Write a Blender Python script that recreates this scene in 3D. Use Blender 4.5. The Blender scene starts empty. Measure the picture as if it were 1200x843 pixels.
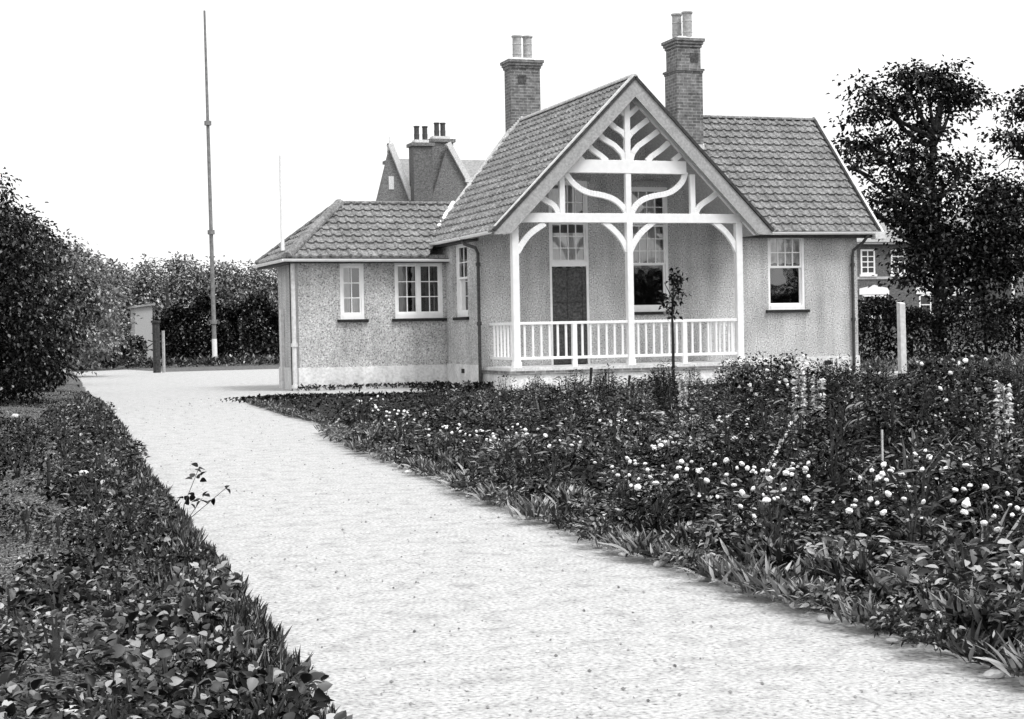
import bpy, bmesh, math, random
import numpy as np
from mathutils import Vector, Matrix
D = bpy.data
S = bpy.context.scene
COL = S.collection
rnd = random.Random(7)
rg = np.random.default_rng(11)
R_ = math.radians

# ---------------------------------------------------------------- camera
YAW, PITCH, ROLL, EYE, FPX = 0.32934986, -0.01683747, 0.01899771, 1.25, 1900.0
Fv = np.array([math.sin(YAW)*math.cos(PITCH), math.cos(YAW)*math.cos(PITCH), math.sin(PITCH)])
Rv = np.array([math.cos(YAW), -math.sin(YAW), 0.0])
Uv = np.cross(Rv, Fv)
R2 = Rv*math.cos(ROLL) - Uv*math.sin(ROLL)
U2 = Uv*math.cos(ROLL) + Rv*math.sin(ROLL)
cam = D.objects.new('camera', D.cameras.new('camera'))
COL.objects.link(cam)
cam.data.sensor_width = 36.0
cam.data.lens = FPX/1200*36.0
cam.data.clip_start = 0.1
cam.data.clip_end = 3000
m = Matrix.Identity(4)
for i in range(3):
    m[i][0] = R2[i]; m[i][1] = U2[i]; m[i][2] = -Fv[i]
m[2][3] = EYE
cam.matrix_world = m
S.camera = cam
ORG = np.array([0, 0, EYE])

def ray(x, y):
    return Fv*FPX + R2*(x-600) - U2*(y-421.5)
def onY(x, y, Y):
    d = ray(x, y); t = Y/d[1]; return ORG + d*t
def gp(x, y, z=0.0):
    d = ray(x, y); t = (z-EYE)/d[2]; return ORG + d*t

# ---------------------------------------------------------------- light
SUN_EL, SUN_AZ = 60.0, 152.0        # azimuth clockwise from +Y
w = D.worlds.new('World'); S.world = w; w.use_nodes = True
nt = w.node_tree; nt.nodes.clear()
sky = nt.nodes.new('ShaderNodeTexSky'); sky.sky_type = 'NISHITA'; sky.sun_disc = False
sky.sun_elevation = R_(SUN_EL); sky.sun_rotation = R_(SUN_AZ)
sky.air_density = 1.0; sky.dust_density = 6.0; sky.ozone_density = 1.0
bw = nt.nodes.new('ShaderNodeRGBToBW')
mx = nt.nodes.new('ShaderNodeMath'); mx.operation = 'MAXIMUM'; mx.inputs[1].default_value = 7.6   # even cloud deck
bg = nt.nodes.new('ShaderNodeBackground'); bg.inputs['Strength'].default_value = 0.13
wo = nt.nodes.new('ShaderNodeOutputWorld')
nt.links.new(sky.outputs[0], bw.inputs[0]); nt.links.new(bw.outputs[0], mx.inputs[0])
nt.links.new(mx.outputs[0], bg.inputs['Color']); nt.links.new(bg.outputs[0], wo.inputs[0])
sl = D.lights.new('sun', 'SUN'); sl.energy = 1.5; sl.angle = R_(16); sl.color = (1, 1, 1)
so = D.objects.new('sun', sl); COL.objects.link(so)
az, el = R_(SUN_AZ), R_(SUN_EL)
sd = Vector((math.sin(az)*math.cos(el), math.cos(az)*math.cos(el), math.sin(el)))
so.rotation_euler = sd.to_track_quat('Z', 'Y').to_euler()
so.location = (0, 0, 30)
S.view_settings.view_transform = 'Standard'
S.view_settings.look = 'None'
S.view_settings.exposure = 0.28
S.view_settings.gamma = 1.0
S.render.engine = 'CYCLES'
S.render.resolution_x = 1024; S.render.resolution_y = 719

# ---------------------------------------------------------------- materials
def newmat(name):
    mt = D.materials.new(name); mt.use_nodes = True
    n = mt.node_tree.nodes; p = n['Principled BSDF']
    return mt, n, mt.node_tree.links, p
def ramp(n, stops):
    r = n.new('ShaderNodeValToRGB'); e = r.color_ramp.elements
    while len(e) < len(stops): e.new(0.5)
    for k, (pos, v) in enumerate(stops):
        e[k].position = pos; e[k].color = (v, v, v, 1)
    return r
def speckle(name, stops, scale, rough=0.9, bump=0.0, bumpscale=None, detail=3.0, big=None, dots=None, bd=0.02, stains=None):
    mt, n, l, p = newmat(name)
    g = n.new('ShaderNodeNewGeometry')
    t = n.new('ShaderNodeTexNoise'); t.inputs['Scale'].default_value = scale; t.inputs['Detail'].default_value = detail
    l.new(g.outputs['Position'], t.inputs['Vector'])
    r = ramp(n, stops); l.new(t.outputs['Fac'], r.inputs[0])
    out = r.outputs[0]
    def mul(fac_socket, stp):
        nonlocal out
        rr = ramp(n, stp); l.new(fac_socket, rr.inputs[0])
        mm = n.new('ShaderNodeMix'); mm.data_type = 'RGBA'; mm.blend_type = 'MULTIPLY'; mm.inputs[0].default_value = 1
        l.new(out, mm.inputs[6]); l.new(rr.outputs[0], mm.inputs[7]); out = mm.outputs[2]
    if big:
        t2 = n.new('ShaderNodeTexNoise'); t2.inputs['Scale'].default_value = big[0]; t2.inputs['Detail'].default_value = 5
        l.new(g.outputs['Position'], t2.inputs['Vector']); mul(t2.outputs['Fac'], big[1])
    if dots:
        t3 = n.new('ShaderNodeTexVoronoi'); t3.inputs['Scale'].default_value = dots[0]
        l.new(g.outputs['Position'], t3.inputs['Vector']); mul(t3.outputs['Distance'], dots[1])
    if stains:
        mp = n.new('ShaderNodeMapping'); mp.inputs['Scale'].default_value = (2.2, 2.2, .22)
        l.new(g.outputs['Position'], mp.inputs[0])
        t4 = n.new('ShaderNodeTexNoise'); t4.inputs['Scale'].default_value = 1.6; t4.inputs['Detail'].default_value = 4
        l.new(mp.outputs[0], t4.inputs['Vector']); mul(t4.outputs['Fac'], stains)
    l.new(out, p.inputs['Base Color'])
    p.inputs['Roughness'].default_value = rough
    p.inputs['Specular IOR Level'].default_value = 0.25
    if bump:
        tb = n.new('ShaderNodeTexNoise'); tb.inputs['Scale'].default_value = bumpscale or scale; tb.inputs['Detail'].default_value = 4
        l.new(g.outputs['Position'], tb.inputs['Vector'])
        b = n.new('ShaderNodeBump'); b.inputs['Strength'].default_value = bump; b.inputs['Distance'].default_value = bd
        l.new(tb.outputs['Fac'], b.inputs['Height']); l.new(b.outputs[0], p.inputs['Normal'])
    return mt
def leafmat(name, stops, rough=0.42, spec=0.5):
    mt, n, l, p = newmat(name)
    g = n.new('ShaderNodeNewGeometry')
    r = ramp(n, stops); l.new(g.outputs['Random Per Island'], r.inputs[0])
    l.new(r.outputs[0], p.inputs['Base Color'])
    p.inputs['Roughness'].default_value = rough; p.inputs['Specular IOR Level'].default_value = spec
    return mt
def brickmat(name, c1, c2, mort, bw_=0.22, bh=0.075):
    mt, n, l, p = newmat(name)
    g = n.new('ShaderNodeNewGeometry'); s = n.new('ShaderNodeSeparateXYZ'); l.new(g.outputs['Position'], s.inputs[0])
    a = n.new('ShaderNodeMath'); l.new(s.outputs[0], a.inputs[0]); l.new(s.outputs[1], a.inputs[1])
    c = n.new('ShaderNodeCombineXYZ'); l.new(a.outputs[0], c.inputs[0]); l.new(s.outputs[2], c.inputs[1])
    b = n.new('ShaderNodeTexBrick'); l.new(c.outputs[0], b.inputs['Vector'])
    b.inputs['Scale'].default_value = 1; b.inputs['Brick Width'].default_value = bw_; b.inputs['Row Height'].default_value = bh
    b.inputs['Mortar Size'].default_value = 0.011
    b.inputs['Color1'].default_value = (c1, c1, c1, 1); b.inputs['Color2'].default_value = (c2, c2, c2, 1); b.inputs['Mortar'].default_value = (mort, mort, mort, 1)
    t = n.new('ShaderNodeTexNoise'); t.inputs['Scale'].default_value = 9; t.inputs['Detail'].default_value = 5; l.new(g.outputs['Position'], t.inputs['Vector'])
    r = ramp(n, [(.3, .55), (.7, 1.35)]); l.new(t.outputs['Fac'], r.inputs[0])
    mm = n.new('ShaderNodeMix'); mm.data_type = 'RGBA'; mm.blend_type = 'MULTIPLY'; mm.inputs[0].default_value = 1
    l.new(b.outputs['Color'], mm.inputs[6]); l.new(r.outputs[0], mm.inputs[7]); l.new(mm.outputs[2], p.inputs['Base Color'])
    p.inputs['Roughness'].default_value = .9
    bp = n.new('ShaderNodeBump'); bp.inputs['Strength'].default_value = .6; bp.inputs['Distance'].default_value = .01; bp.invert = True
    l.new(b.outputs['Fac'], bp.inputs['Height']); l.new(bp.outputs[0], p.inputs['Normal'])
    return mt
def glassmat(name, refl, tint):
    mt, n, l, p = newmat(name)
    n.remove(p)
    t = n.new('ShaderNodeBsdfTransparent'); t.inputs[0].default_value = (tint, tint, tint, 1)
    gl = n.new('ShaderNodeBsdfGlossy'); gl.inputs['Roughness'].default_value = .03
    g = n.new('ShaderNodeNewGeometry'); no = n.new('ShaderNodeTexNoise'); no.inputs['Scale'].default_value = 1.6
    l.new(g.outputs['Position'], no.inputs['Vector'])
    b = n.new('ShaderNodeBump'); b.inputs['Strength'].default_value = .25; b.inputs['Distance'].default_value = .02
    l.new(no.outputs['Fac'], b.inputs['Height']); l.new(b.outputs[0], gl.inputs['Normal'])
    fr = n.new('ShaderNodeFresnel'); fr.inputs[0].default_value = 1.5
    ad = n.new('ShaderNodeMath'); ad.inputs[1].default_value = refl; l.new(fr.outputs[0], ad.inputs[0])
    mxs = n.new('ShaderNodeMixShader'); l.new(ad.outputs[0], mxs.inputs[0]); l.new(t.outputs[0], mxs.inputs[1]); l.new(gl.outputs[0], mxs.inputs[2])
    l.new(mxs.outputs[0], n['Material Output'].inputs[0])
    return mt

M = {}
M['render'] = speckle('pebbledash', [(.32, .14), (.42, .46), (.58, .64), (.70, .92)], 34, bump=.8, bumpscale=52, detail=5, big=(1.0, [(.32, .76), (.62, 1.04)]), stains=[(.32, .78), (.56, 1.0)])
M['plinth'] = speckle('smooth_render', [(.3, .60), (.6, .80)], 20, bump=.3, bumpscale=40, big=(2.2, [(.32, .8), (.6, 1.03)]), stains=[(.3, .84), (.55, 1.0)])
M['tile'] = speckle('clay_tile', [(.3, .11), (.5, .21), (.72, .35)], 18, rough=.85, bump=.4, bumpscale=60, detail=5, big=(2.4, [(.3, .74), (.7, 1.2)]))
M['ridge'] = speckle('ridge_tile', [(.3, .32), (.7, .6)], 14, rough=.85, bump=.3)
M['white'] = speckle('white_paint', [(.3, .84), (.7, .92)], 8, rough=.5)
M['barge'] = speckle('weathered_board', [(.3, .30), (.7, .46)], 24, rough=.8, bump=.2)
M['darkwood'] = speckle('dark_wood', [(.3, .03), (.7, .075)], 12, rough=.7, bump=.3)
M['door'] = speckle('stained_door', [(.3, .035), (.5, .07), (.72, .13)], 22, rough=.75, bump=.3)
M['sill'] = speckle('dark_tile_sill', [(.3, .012), (.7, .03)], 20, rough=.7)
M['iron'] = speckle('dark_iron', [(.3, .03), (.7, .09)], 18, rough=.6)
M['palepipe'] = speckle('pale_pipe', [(.3, .55), (.7, .75)], 12, rough=.6)
M['brick'] = brickmat('chimney_brick', .11, .2, .27)
M['farbrick'] = brickmat('distant_brick', .10, .16, .15)
M['pot'] = speckle('clay_pot', [(.3, .3), (.7, .5)], 14, rough=.8)
M['slate'] = speckle('distant_slate', [(.3, .22), (.7, .36)], 5, rough=.8)
M['glass'] = glassmat('window_glass', .16, .8)
M['dimglass'] = glassmat('dim_glass', .06, .6)
M['pale_sheet'] = speckle('pale_backing', [(.3, .7), (.7, .9)], 5, rough=1)
M['interior'] = speckle('dark_interior', [(.3, .03), (.7, .06)], 5, rough=1)
M['gravel'] = speckle('pale_gravel', [(.28, .14), (.38, .33), (.50, .45), (.62, .54), (.76, .68)], 48, bump=.45, bumpscale=90, bd=.010, detail=10,
                      big=(7.5, [(.28, .72), (.5, 1.0), (.75, 1.06)]), stains=[(.25, .86), (.5, 1.0)])
M['soil'] = speckle('dark_soil', [(.3, .006), (.6, .02), (.78, .08)], 22, bump=1.0, bumpscale=18, bd=.05)
M['verge'] = speckle('rough_verge', [(.38, .01), (.52, .08), (.64, .34)], 62, bump=1.0, bumpscale=40, bd=.04, detail=6)
M['lawn'] = speckle('far_grass', [(.35, .05), (.55, .13), (.7, .28)], 9, bump=1.0, bumpscale=9, bd=.08)
M['concrete'] = speckle('concrete', [(.3, .4), (.7, .6)], 12, bump=.3)
M['bark'] = speckle('bark', [(.3, .02), (.7, .07)], 14, bump=.8)
M['petal'] = speckle('white_petal', [(.3, .8), (.7, .88)], 30, rough=.6)
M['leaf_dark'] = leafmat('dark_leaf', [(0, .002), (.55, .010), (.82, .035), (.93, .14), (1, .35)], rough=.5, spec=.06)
M['leaf_mid'] = leafmat('mid_leaf', [(0, .003), (.5, .02), (.74, .09), (.92, .28), (1, .5)], rough=.45, spec=.25)
M['leaf_pale'] = leafmat('pale_leaf', [(0, .01), (.35, .06), (.7, .2), (1, .42)], rough=.45)
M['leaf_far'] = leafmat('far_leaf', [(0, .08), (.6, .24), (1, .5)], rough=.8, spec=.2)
M['grass'] = leafmat('grass_blade', [(0, .006), (.55, .03), (.85, .13), (1, .4)], rough=.45)
M['mastwood'] = speckle('mast_wood', [(.3, .16), (.7, .28)], 6, rough=.8)
M['grit'] = leafmat('grit', [(0, .1), (.5, .3), (1, .6)], rough=.9, spec=.1)
M['stone'] = speckle('pale_stone', [(.3, .5), (.7, .8)], 14, rough=.8)

# ---------------------------------------------------------------- helpers
def tag(o, label=None, cat=None, group=None, kind=None):
    if label: o['label'] = label
    if cat: o['category'] = cat
    if group: o['group'] = group
    if kind: o['kind'] = kind
    return o
def empty(name, loc=(0, 0, 0), rz=0):
    o = D.objects.new(name, None); COL.objects.link(o); o.location = loc; o.rotation_euler = (0, 0, rz)
    o.empty_display_size = .2
    return o
class MB:
    def __init__(s): s.v = []; s.f = []
    def quad(s, *P):
        k = len(s.v); s.v += [tuple(map(float, p)) for p in P]; s.f.append(tuple(range(k, k+len(P))))
    def hexa(s, P):     # 8 corners: bottom 0-3, top 4-7
        k = len(s.v); s.v += [tuple(map(float, p)) for p in P]
        for f in ((0, 3, 2, 1), (4, 5, 6, 7), (0, 1, 5, 4), (1, 2, 6, 5), (2, 3, 7, 6), (3, 0, 4, 7)):
            s.f.append(tuple(k+i for i in f))
    def box(s, x0, x1, y0, y1, z0, z1):
        s.hexa([(x0, y0, z0), (x1, y0, z0), (x1, y1, z0), (x0, y1, z0), (x0, y0, z1), (x1, y0, z1), (x1, y1, z1), (x0, y1, z1)])
    def fbox(s, fr, a0, a1, z0, z1, d0, d1):
        O, u, n = fr
        P = []
        for z in (z0, z1):
            for a, d in ((a0, d1), (a1, d1), (a1, d0), (a0, d0)):
                P.append((O[0]+u[0]*a+n[0]*d, O[1]+u[1]*a+n[1]*d, z))
        s.hexa(P)
    def ribbon(s, pts, wid, y0, y1):     # polyline in an XZ plane with thickness in Y
        n = len(pts); L = []; Rr = []
        for i in range(n):
            a = np.array(pts[max(0, i-1)]); b = np.array(pts[min(n-1, i+1)])
            t = b-a; t = t/np.linalg.norm(t); q = np.array([-t[1], t[0]])*wid/2
            L.append(np.array(pts[i])+q); Rr.append(np.array(pts[i])-q)
        for i in range(n-1):
            a, b, c, d = L[i], L[i+1], Rr[i+1], Rr[i]
            s.hexa([(p[0], y, p[1]) for y in (y0, y1) for p in (a, b, c, d)])
    def tube(s, pts, rad, sides=8, cap=True):
        pts = [np.array(p, float) for p in pts]; k0 = len(s.v); n = len(pts)
        rr = rad if hasattr(rad, '__len__') else [rad]*n
        ref = np.array([.3, .8, .52]);
        for i, p in enumerate(pts):
            t = pts[min(n-1, i+1)]-pts[max(0, i-1)]; t = t/(np.linalg.norm(t)+1e-9)
            a = np.cross(t, ref if abs(t@ref) < .9 else np.array([1, 0, 0])); a /= np.linalg.norm(a); b = np.cross(t, a)
            for j in range(sides):
                th = 2*math.pi*j/sides
                s.v.append(tuple(p+(a*math.cos(th)+b*math.sin(th))*rr[i]))
        for i in range(n-1):
            for j in range(sides):
                s.f.append((k0+i*sides+j, k0+i*sides+(j+1) % sides, k0+(i+1)*sides+(j+1) % sides, k0+(i+1)*sides+j))
        if cap:
            s.f.append(tuple(k0+j for j in range(sides))[::-1]); s.f.append(tuple(k0+(n-1)*sides+j for j in range(sides)))
    def lathe(s, c, prof, sides=16):
        s.tube([(c[0], c[1], z) for r, z in prof], 1) if False else None
        k0 = len(s.v)
        for r, z in prof:
            for j in range(sides):
                th = 2*math.pi*j/sides; s.v.append((c[0]+r*math.cos(th), c[1]+r*math.sin(th), c[2]+z))
        for i in range(len(prof)-1):
            for j in range(sides):
                s.f.append((k0+i*sides+j, k0+i*sides+(j+1) % sides, k0+(i+1)*sides+(j+1) % sides, k0+(i+1)*sides+j))
    def build(s, name, mat, parent=None, bevel=0, smooth=False, normals=True):
        me = D.meshes.new(name); me.from_pydata(s.v, [], s.f)
        if normals:
            bm = bmesh.new(); bm.from_mesh(me); bmesh.ops.recalc_face_normals(bm, faces=bm.faces); bm.to_mesh(me); bm.free()
        me.materials.append(mat)
        o = D.objects.new(name, me); COL.objects.link(o)
        if parent: o.parent = parent
        if bevel:
            b = o.modifiers.new('bevel', 'BEVEL'); b.width = bevel; b.segments = 1; b.limit_method = 'ANGLE'
        if smooth:
            for p in me.polygons: p.use_smooth = True
        return o
def rawmesh(name, V, F3, mat, parent=None):
    me = D.meshes.new(name); V = np.asarray(V, np.float32); F3 = np.asarray(F3, np.int32); k = F3.shape[1]
    me.vertices.add(len(V)); me.vertices.foreach_set('co', V.ravel())
    me.loops.add(F3.size); me.loops.foreach_set('vertex_index', F3.ravel())
    me.polygons.add(len(F3)); me.polygons.foreach_set('loop_start', np.arange(0, F3.size, k, dtype=np.int32))
    me.update(calc_edges=True); me.validate()
    me.materials.append(mat)
    o = D.objects.new(name, me); COL.objects.link(o)
    if parent: o.parent = parent
    return o
def unit(a): return a/(np.linalg.norm(a, axis=-1, keepdims=True)+1e-9)
def leaves(P, dirs, ln, wd, cup=.25, droop=.25, detail=False):
    """leaf blades: base P, pointing dirs, length ln, width wd."""
    n = len(P); P = np.asarray(P, float); d = unit(np.asarray(dirs, float)); ln = np.broadcast_to(ln, n)[:, None]; wd = np.broadcast_to(wd, n)[:, None]
    up = np.tile([0, 0, 1.], (n, 1)) + rg.normal(0, .45, (n, 3)); s = unit(np.cross(d, up)); u = np.cross(s, d)
    if not detail:
        V = np.stack([P, P+d*ln*.5+s*wd*.5+u*wd*cup, P+d*ln-u*ln*droop, P+d*ln*.5-s*wd*.5+u*wd*cup], 1).reshape(-1, 3)
        k = np.arange(n)[:, None]*4
        F = np.concatenate([k+[0, 1, 2], k+[0, 2, 3]], 1).reshape(-1, 3)
    else:
        def q(t, w, sg): return P+d*ln*t+s*wd*w*sg+u*wd*cup*w*2-u*ln*droop*t*t
        V = np.stack([P, q(.14, .30, 1), q(.36, .5, 1), q(.62, .44, 1), q(.85, .22, 1), P+d*ln-u*ln*droop, q(.85, .22, -1), q(.62, .44, -1), q(.36, .5, -1), q(.14, .30, -1),
                      P+d*ln*.3-u*ln*droop*.09, P+d*ln*.66-u*ln*droop*.43], 1).reshape(-1, 3)
        k = np.arange(n)[:, None]*12
        T_ = [(0, 1, 10), (1, 2, 10), (2, 3, 11), (2, 11, 10), (3, 4, 11), (4, 5, 11), (5, 6, 11), (6, 7, 11), (7, 8, 11), (8, 10, 11), (8, 9, 10), (9, 0, 10)]
        F = np.concatenate([k+list(t) for t in T_], 1).reshape(-1, 3)
    return V, F
def cat(parts):
    V = []; F = []; k = 0
    for v, f in parts:
        V.append(v); F.append(f+k); k += len(v)
    return np.concatenate(V), np.concatenate(F)
def rdir(n, up=0.0):
    d = rg.normal(0, 1, (n, 3)); d[:, 2] += up; return unit(d)

def tree_like(name, base, blobs, n, leaf, mat, label, category, group=None, trunk_r=.18, limbs=True, shell=.55, trunk_top=None, stems=1, bark=None, spray=2.0, flat=.5):
    """blobs: (dx,dy,z,rx,ry,rz). Leaves are gathered in sprays spread through every blob."""
    bx, by = base
    root = empty(name, (bx, by, 0)); tag(root, label, category, group)
    wts = np.array([b[3]*b[5]*(.5*b[3]+.5*b[4]) for b in blobs])**.8; wts /= wts.sum()
    parts = []; mb = MB(); per = 34
    nsp = max(4, int(n/per)); idx = rg.choice(len(blobs), nsp, p=wts)
    B = np.array(blobs)[idx]
    r = shell + (1-shell)*rg.random(nsp)**.6; r = np.where(rg.random(nsp) < .25, r*rg.random(nsp), r)
    d = rdir(nsp); C = B[:, :3] + d*B[:, 3:6]*r[:, None]
    C[:, 2] = np.maximum(C[:, 2], leaf*.6)
    rep = np.repeat(C, per, 0); sr = leaf*spray
    P = rep + rg.normal(0, 1, rep.shape)*sr*np.array([.75, .75, flat])
    dd = unit(P-rep+rg.normal(0, .6, rep.shape)*sr+np.array([0, 0, -.1]))
    sz = leaf*rg.uniform(.6, 1.25, len(P))
    P[:, 2] = np.maximum(P[:, 2], .02)
    parts.append(leaves(P, dd, sz, sz*.62))
    V, F = cat(parts)
    rawmesh('crown', V, F, mat, root)
    tt = trunk_top or max(b[2] for b in blobs)
    for s in range(stems):
        ox = 0 if stems == 1 else rnd.uniform(-.3, .3)*stems*.4; oy = 0 if stems == 1 else rnd.uniform(-.25, .25)*stems*.4
        zz = np.linspace(-.05, tt, 7); pts = [(ox+.12*trunk_r*8*math.sin(z*.8+s)*z/tt, oy+.1*math.cos(z+s)*z/tt, z) for z in zz]
        mb.tube(pts, [trunk_r*(1.25 if i == 0 else 1-.75*i/6) for i in range(7)], 8)
    if limbs:
        for b in blobs:
            z0 = min(tt*.85, max(.3, b[2]-b[5]*.9-abs(b[0])*.35)); z0 = max(z0, tt*.22)
            e = np.array(b[:3]); s0 = np.array([0, 0, z0]); mid = (s0+e)/2+np.array([0, 0, -.08*np.linalg.norm(e-s0)])
            mb.tube([s0, mid, e], [trunk_r*.42, trunk_r*.28, trunk_r*.1], 6)
            for q in range(5):
                e2 = e+rdir(1)[0]*np.array(b[3:6])*.85
                mb.tube([e*.75+s0*.25, (e+e2)/2+rdir(1)[0]*.1, e2], [trunk_r*.18, trunk_r*.12, trunk_r*.04], 5)
    mb.build('trunk', bark or M['bark'], root, normals=False, smooth=True)
    return root

def copy_tree(o, parent=None):
    c = o.copy(); COL.objects.link(c)
    if parent: c.parent = parent
    for ch in list(o.children): copy_tree(ch, c)
    return c

# ---------------------------------------------------------------- ground
def sheet(name, poly, z, mat, kind='structure', wob=0.0):
    pts = []
    for i in range(len(poly)):
        a = np.array(poly[i], float); b = np.array(poly[(i+1) % len(poly)], float); L = np.linalg.norm(b-a)
        k = max(1, int(L/.15)) if wob and L < 30 else 1
        for j in range(k):
            p = a+(b-a)*j/k
            if wob and 0 < j: p = p+rg.normal(0, wob, 2)
            pts.append((p[0], p[1], z))
    bm = bmesh.new(); vs = [bm.verts.new(p) for p in pts]; f = bm.faces.new(vs)
    bmesh.ops.triangulate(bm, faces=[f])
    bmesh.ops.recalc_face_normals(bm, faces=bm.faces)
    me = D.meshes.new(name); bm.to_mesh(me); bm.free()
    for p in me.polygons:
        pass
    me.materials.append(mat); o = D.objects.new(name, me); COL.objects.link(o)
    return tag(o, kind=kind)
g = MB(); g.quad((-1500, -1500, -.004), (1500, -1500, -.004), (1500, 1500, -.004), (-1500, 1500, -.004)); tag(g.build('ground', M['lawn']), kind='structure')
PL = [(1.03, -3), (1.03, 5.16), (1.10, 5.74), (1.16, 6.81), (1.25, 8.51), (1.34, 10.48), (1.60, 15.9), (2.05, 22.5), (2.35, 28), (2.9, 40), (3.6, 52), (4.3, 66)]
PR = [(3.46, -3), (3.46, 4.72), (3.44, 5.21), (3.46, 5.85), (3.47, 6.61), (3.46, 7.56), (3.47, 8.63), (3.6, 10.57), (3.87, 14.32), (4.1, 18.2), (4.45, 20.2), (4.78, 22.2), (4.85, 25.2), (5.15, 30.7)]
sheet('path', PL + [(6.6, 69), (7.4, 62), (13, 62.5), (21, 62), (21, 40.2), (10.95, 40.2), (10.95, 33.4), (24, 33.4), (24, 31.6), (14, 31.1), (8, 30.9)] + [(x_+.1 if y_ < 24 else x_, y_) for x_, y_ in PR[::-1]], .0, M['gravel'], wob=.02)
# planting beds: gently mounded earth
def mound(name, inside, x0, x1, y0, y1, step, hgt, mat):
    nx = int((x1-x0)/step); ny = int((y1-y0)/step); V = []; idx = {}; F = []
    for j in range(ny+1):
        y = y0+j*step; a, b = inside(y)
        for i in range(nx+1):
            f = i/nx; x = a+(b-a)*f
            e = min(1, (x-a)/.25, (b-x)/.25, (y-y0)/.25, (y1-y)/.25); e = max(0, e)
            z = .004+hgt*e*(.7+.3*math.sin(x*2.1+y*1.3)*math.cos(y*.9-x))+rnd.uniform(0, .035)*e
            idx[i, j] = len(V); V.append((x, y, z))
    for j in range(ny):
        for i in range(nx): F.append((idx[i, j], idx[i+1, j], idx[i+1, j+1], idx[i, j+1]))
    mb = MB(); mb.v = V; mb.f = F; return tag(mb.build(name, mat), kind='structure')
def interp(T, y):
    return float(np.interp(y, [t[1] for t in T], [t[0] for t in T]))
mound('bed_soil', lambda y: (interp(PR, y)+.12, 24.), 4, 24, -2, 30.7, .22, .09, M['soil'])
mound('verge_soil', lambda y: (-5., interp(PL, y)-.08), -5, 1.2, -2, 44, .16, .10, M['verge'])

# ---------------------------------------------------------------- the bungalow
house = tag(empty('bungalow', (13.85, 36, 0)), 'pebbledashed single storey bungalow with tiled roofs and a white timbered porch gable', 'bungalow')
house_inv = Matrix.Translation((-13.85, -36, 0))
def part(mb, name, mat, parent=None, **k):
    mb.v = [(x-13.85, y-36, z) for x, y, z in mb.v]
    return mb.build(name, mat, parent or house, **k)
GX0, GX1 = 10.9, 16.8          # gable wing walls
FRONT = ((0, 34.0), (1, 0), (0, -1)); SIDE = ((10.9, 0), (0, 1), (-1, 0))
WINGF = ((0, 36.6), (1, 0), (0, -1)); WINGS = ((7.38, 0), (0, 1), (-1, 0))
RIGHT = ((20.38, 0), (0, 1), (1, 0))
def wall(name, fr, a0, a1, z0, z1, openings, mat, thick=.28, clip=None, reveal=.28):
    xs = sorted({a0, a1, *[o[0] for o in openings], *[o[1] for o in openings]}); zs = sorted({z0, z1, *[o[2] for o in openings], *[o[3] for o in openings]})
    O, u, n = fr; bm = bmesh.new()
    def P(a, z, d): return bm.verts.new((O[0]+u[0]*a+n[0]*d, O[1]+u[1]*a+n[1]*d, z))
    for d in (0, -thick):
        for i in range(len(xs)-1):
            for j in range(len(zs)-1):
                ca, cz = (xs[i]+xs[i+1])/2, (zs[j]+zs[j+1])/2
                if any(o[0] < ca < o[1] and o[2] < cz < o[3] for o in openings): continue
                bm.faces.new([P(xs[i], zs[j], d), P(xs[i+1], zs[j], d), P(xs[i+1], zs[j+1], d), P(xs[i], zs[j+1], d)])
    for o in openings:
        c = [(o[0], o[2]), (o[1], o[2]), (o[1], o[3]), (o[0], o[3])]
        for k in range(4):
            (a, z), (b, y) = c[k], c[(k+1) % 4]
            bm.faces.new([P(a, z, 0), P(b, y, 0), P(b, y, -thick), P(a, z, -thick)])
    bmesh.ops.remove_doubles(bm, verts=bm.verts, dist=1e-4)
    for (pc, pn) in (clip or []):
        bmesh.ops.bisect_plane(bm, geom=bm.verts[:]+bm.edges[:]+bm.faces[:], plane_co=pc, plane_no=pn, clear_outer=True)
    me = D.meshes.new(name); bm.to_mesh(me); bm.free()
    for v in me.vertices: v.co = house_inv @ v.co
    me.materials.append(mat); o = D.objects.new(name, me); COL.objects.link(o); o.parent = house
    return o
W_PORCH_DOOR = (12.55, 13.5, .5, 4.62); W_PORCH_WIN = (14.46, 15.46, 1.66, 4.5)
W_MAIN = (18.0, 18.97, 1.66, 3.42)
W_SIDE = (34.88, 35.78, 1.62, 3.3)
W_W1 = (8.36, 8.93, 1.62, 2.9); W_W2 = (9.66, 10.82, 1.62, 2.93)
rl = lambda x0, z0, s: ((x0, 0, z0), (s*-1.06, 0, 1.0))
clipg = [((10.66, 34, 3.36), (-1.06, 0, 1)), ((17.04, 34, 3.36), (1.06, 0, 1))]
wall('porch_wall', FRONT, GX0, GX1, 0, 7, [W_PORCH_DOOR, W_PORCH_WIN], M['render'], clip=clipg)
wall('front_wall', FRONT, GX1, 20.38, 0, 3.5, [W_MAIN], M['render'])
wall('side_wall', SIDE, 34.002, 39.3, 0, 3.5, [W_SIDE], M['render'])
wall('wing_front_wall', WINGF, 7.38, 10.898, 0, 3.1, [W_W1, W_W2], M['render'])
wall('wing_side_wall', WINGS, 36.602, 39.0, 0, 3.1, [], M['render'])
wall('end_wall', RIGHT, 34.002, 39.5, 0, 6.6, [], M['render'], clip=[((20, 33.7, 3.45), (0, -1, 1)), ((20, 39.76, 3.45), (0, 1, 1))])
mb = MB(); mb.box(10.9, 20.1, 39.2, 39.5, 0, 3.5); mb.box(7.4, 10.9, 38.7, 39, 0, 3.1)
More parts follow.
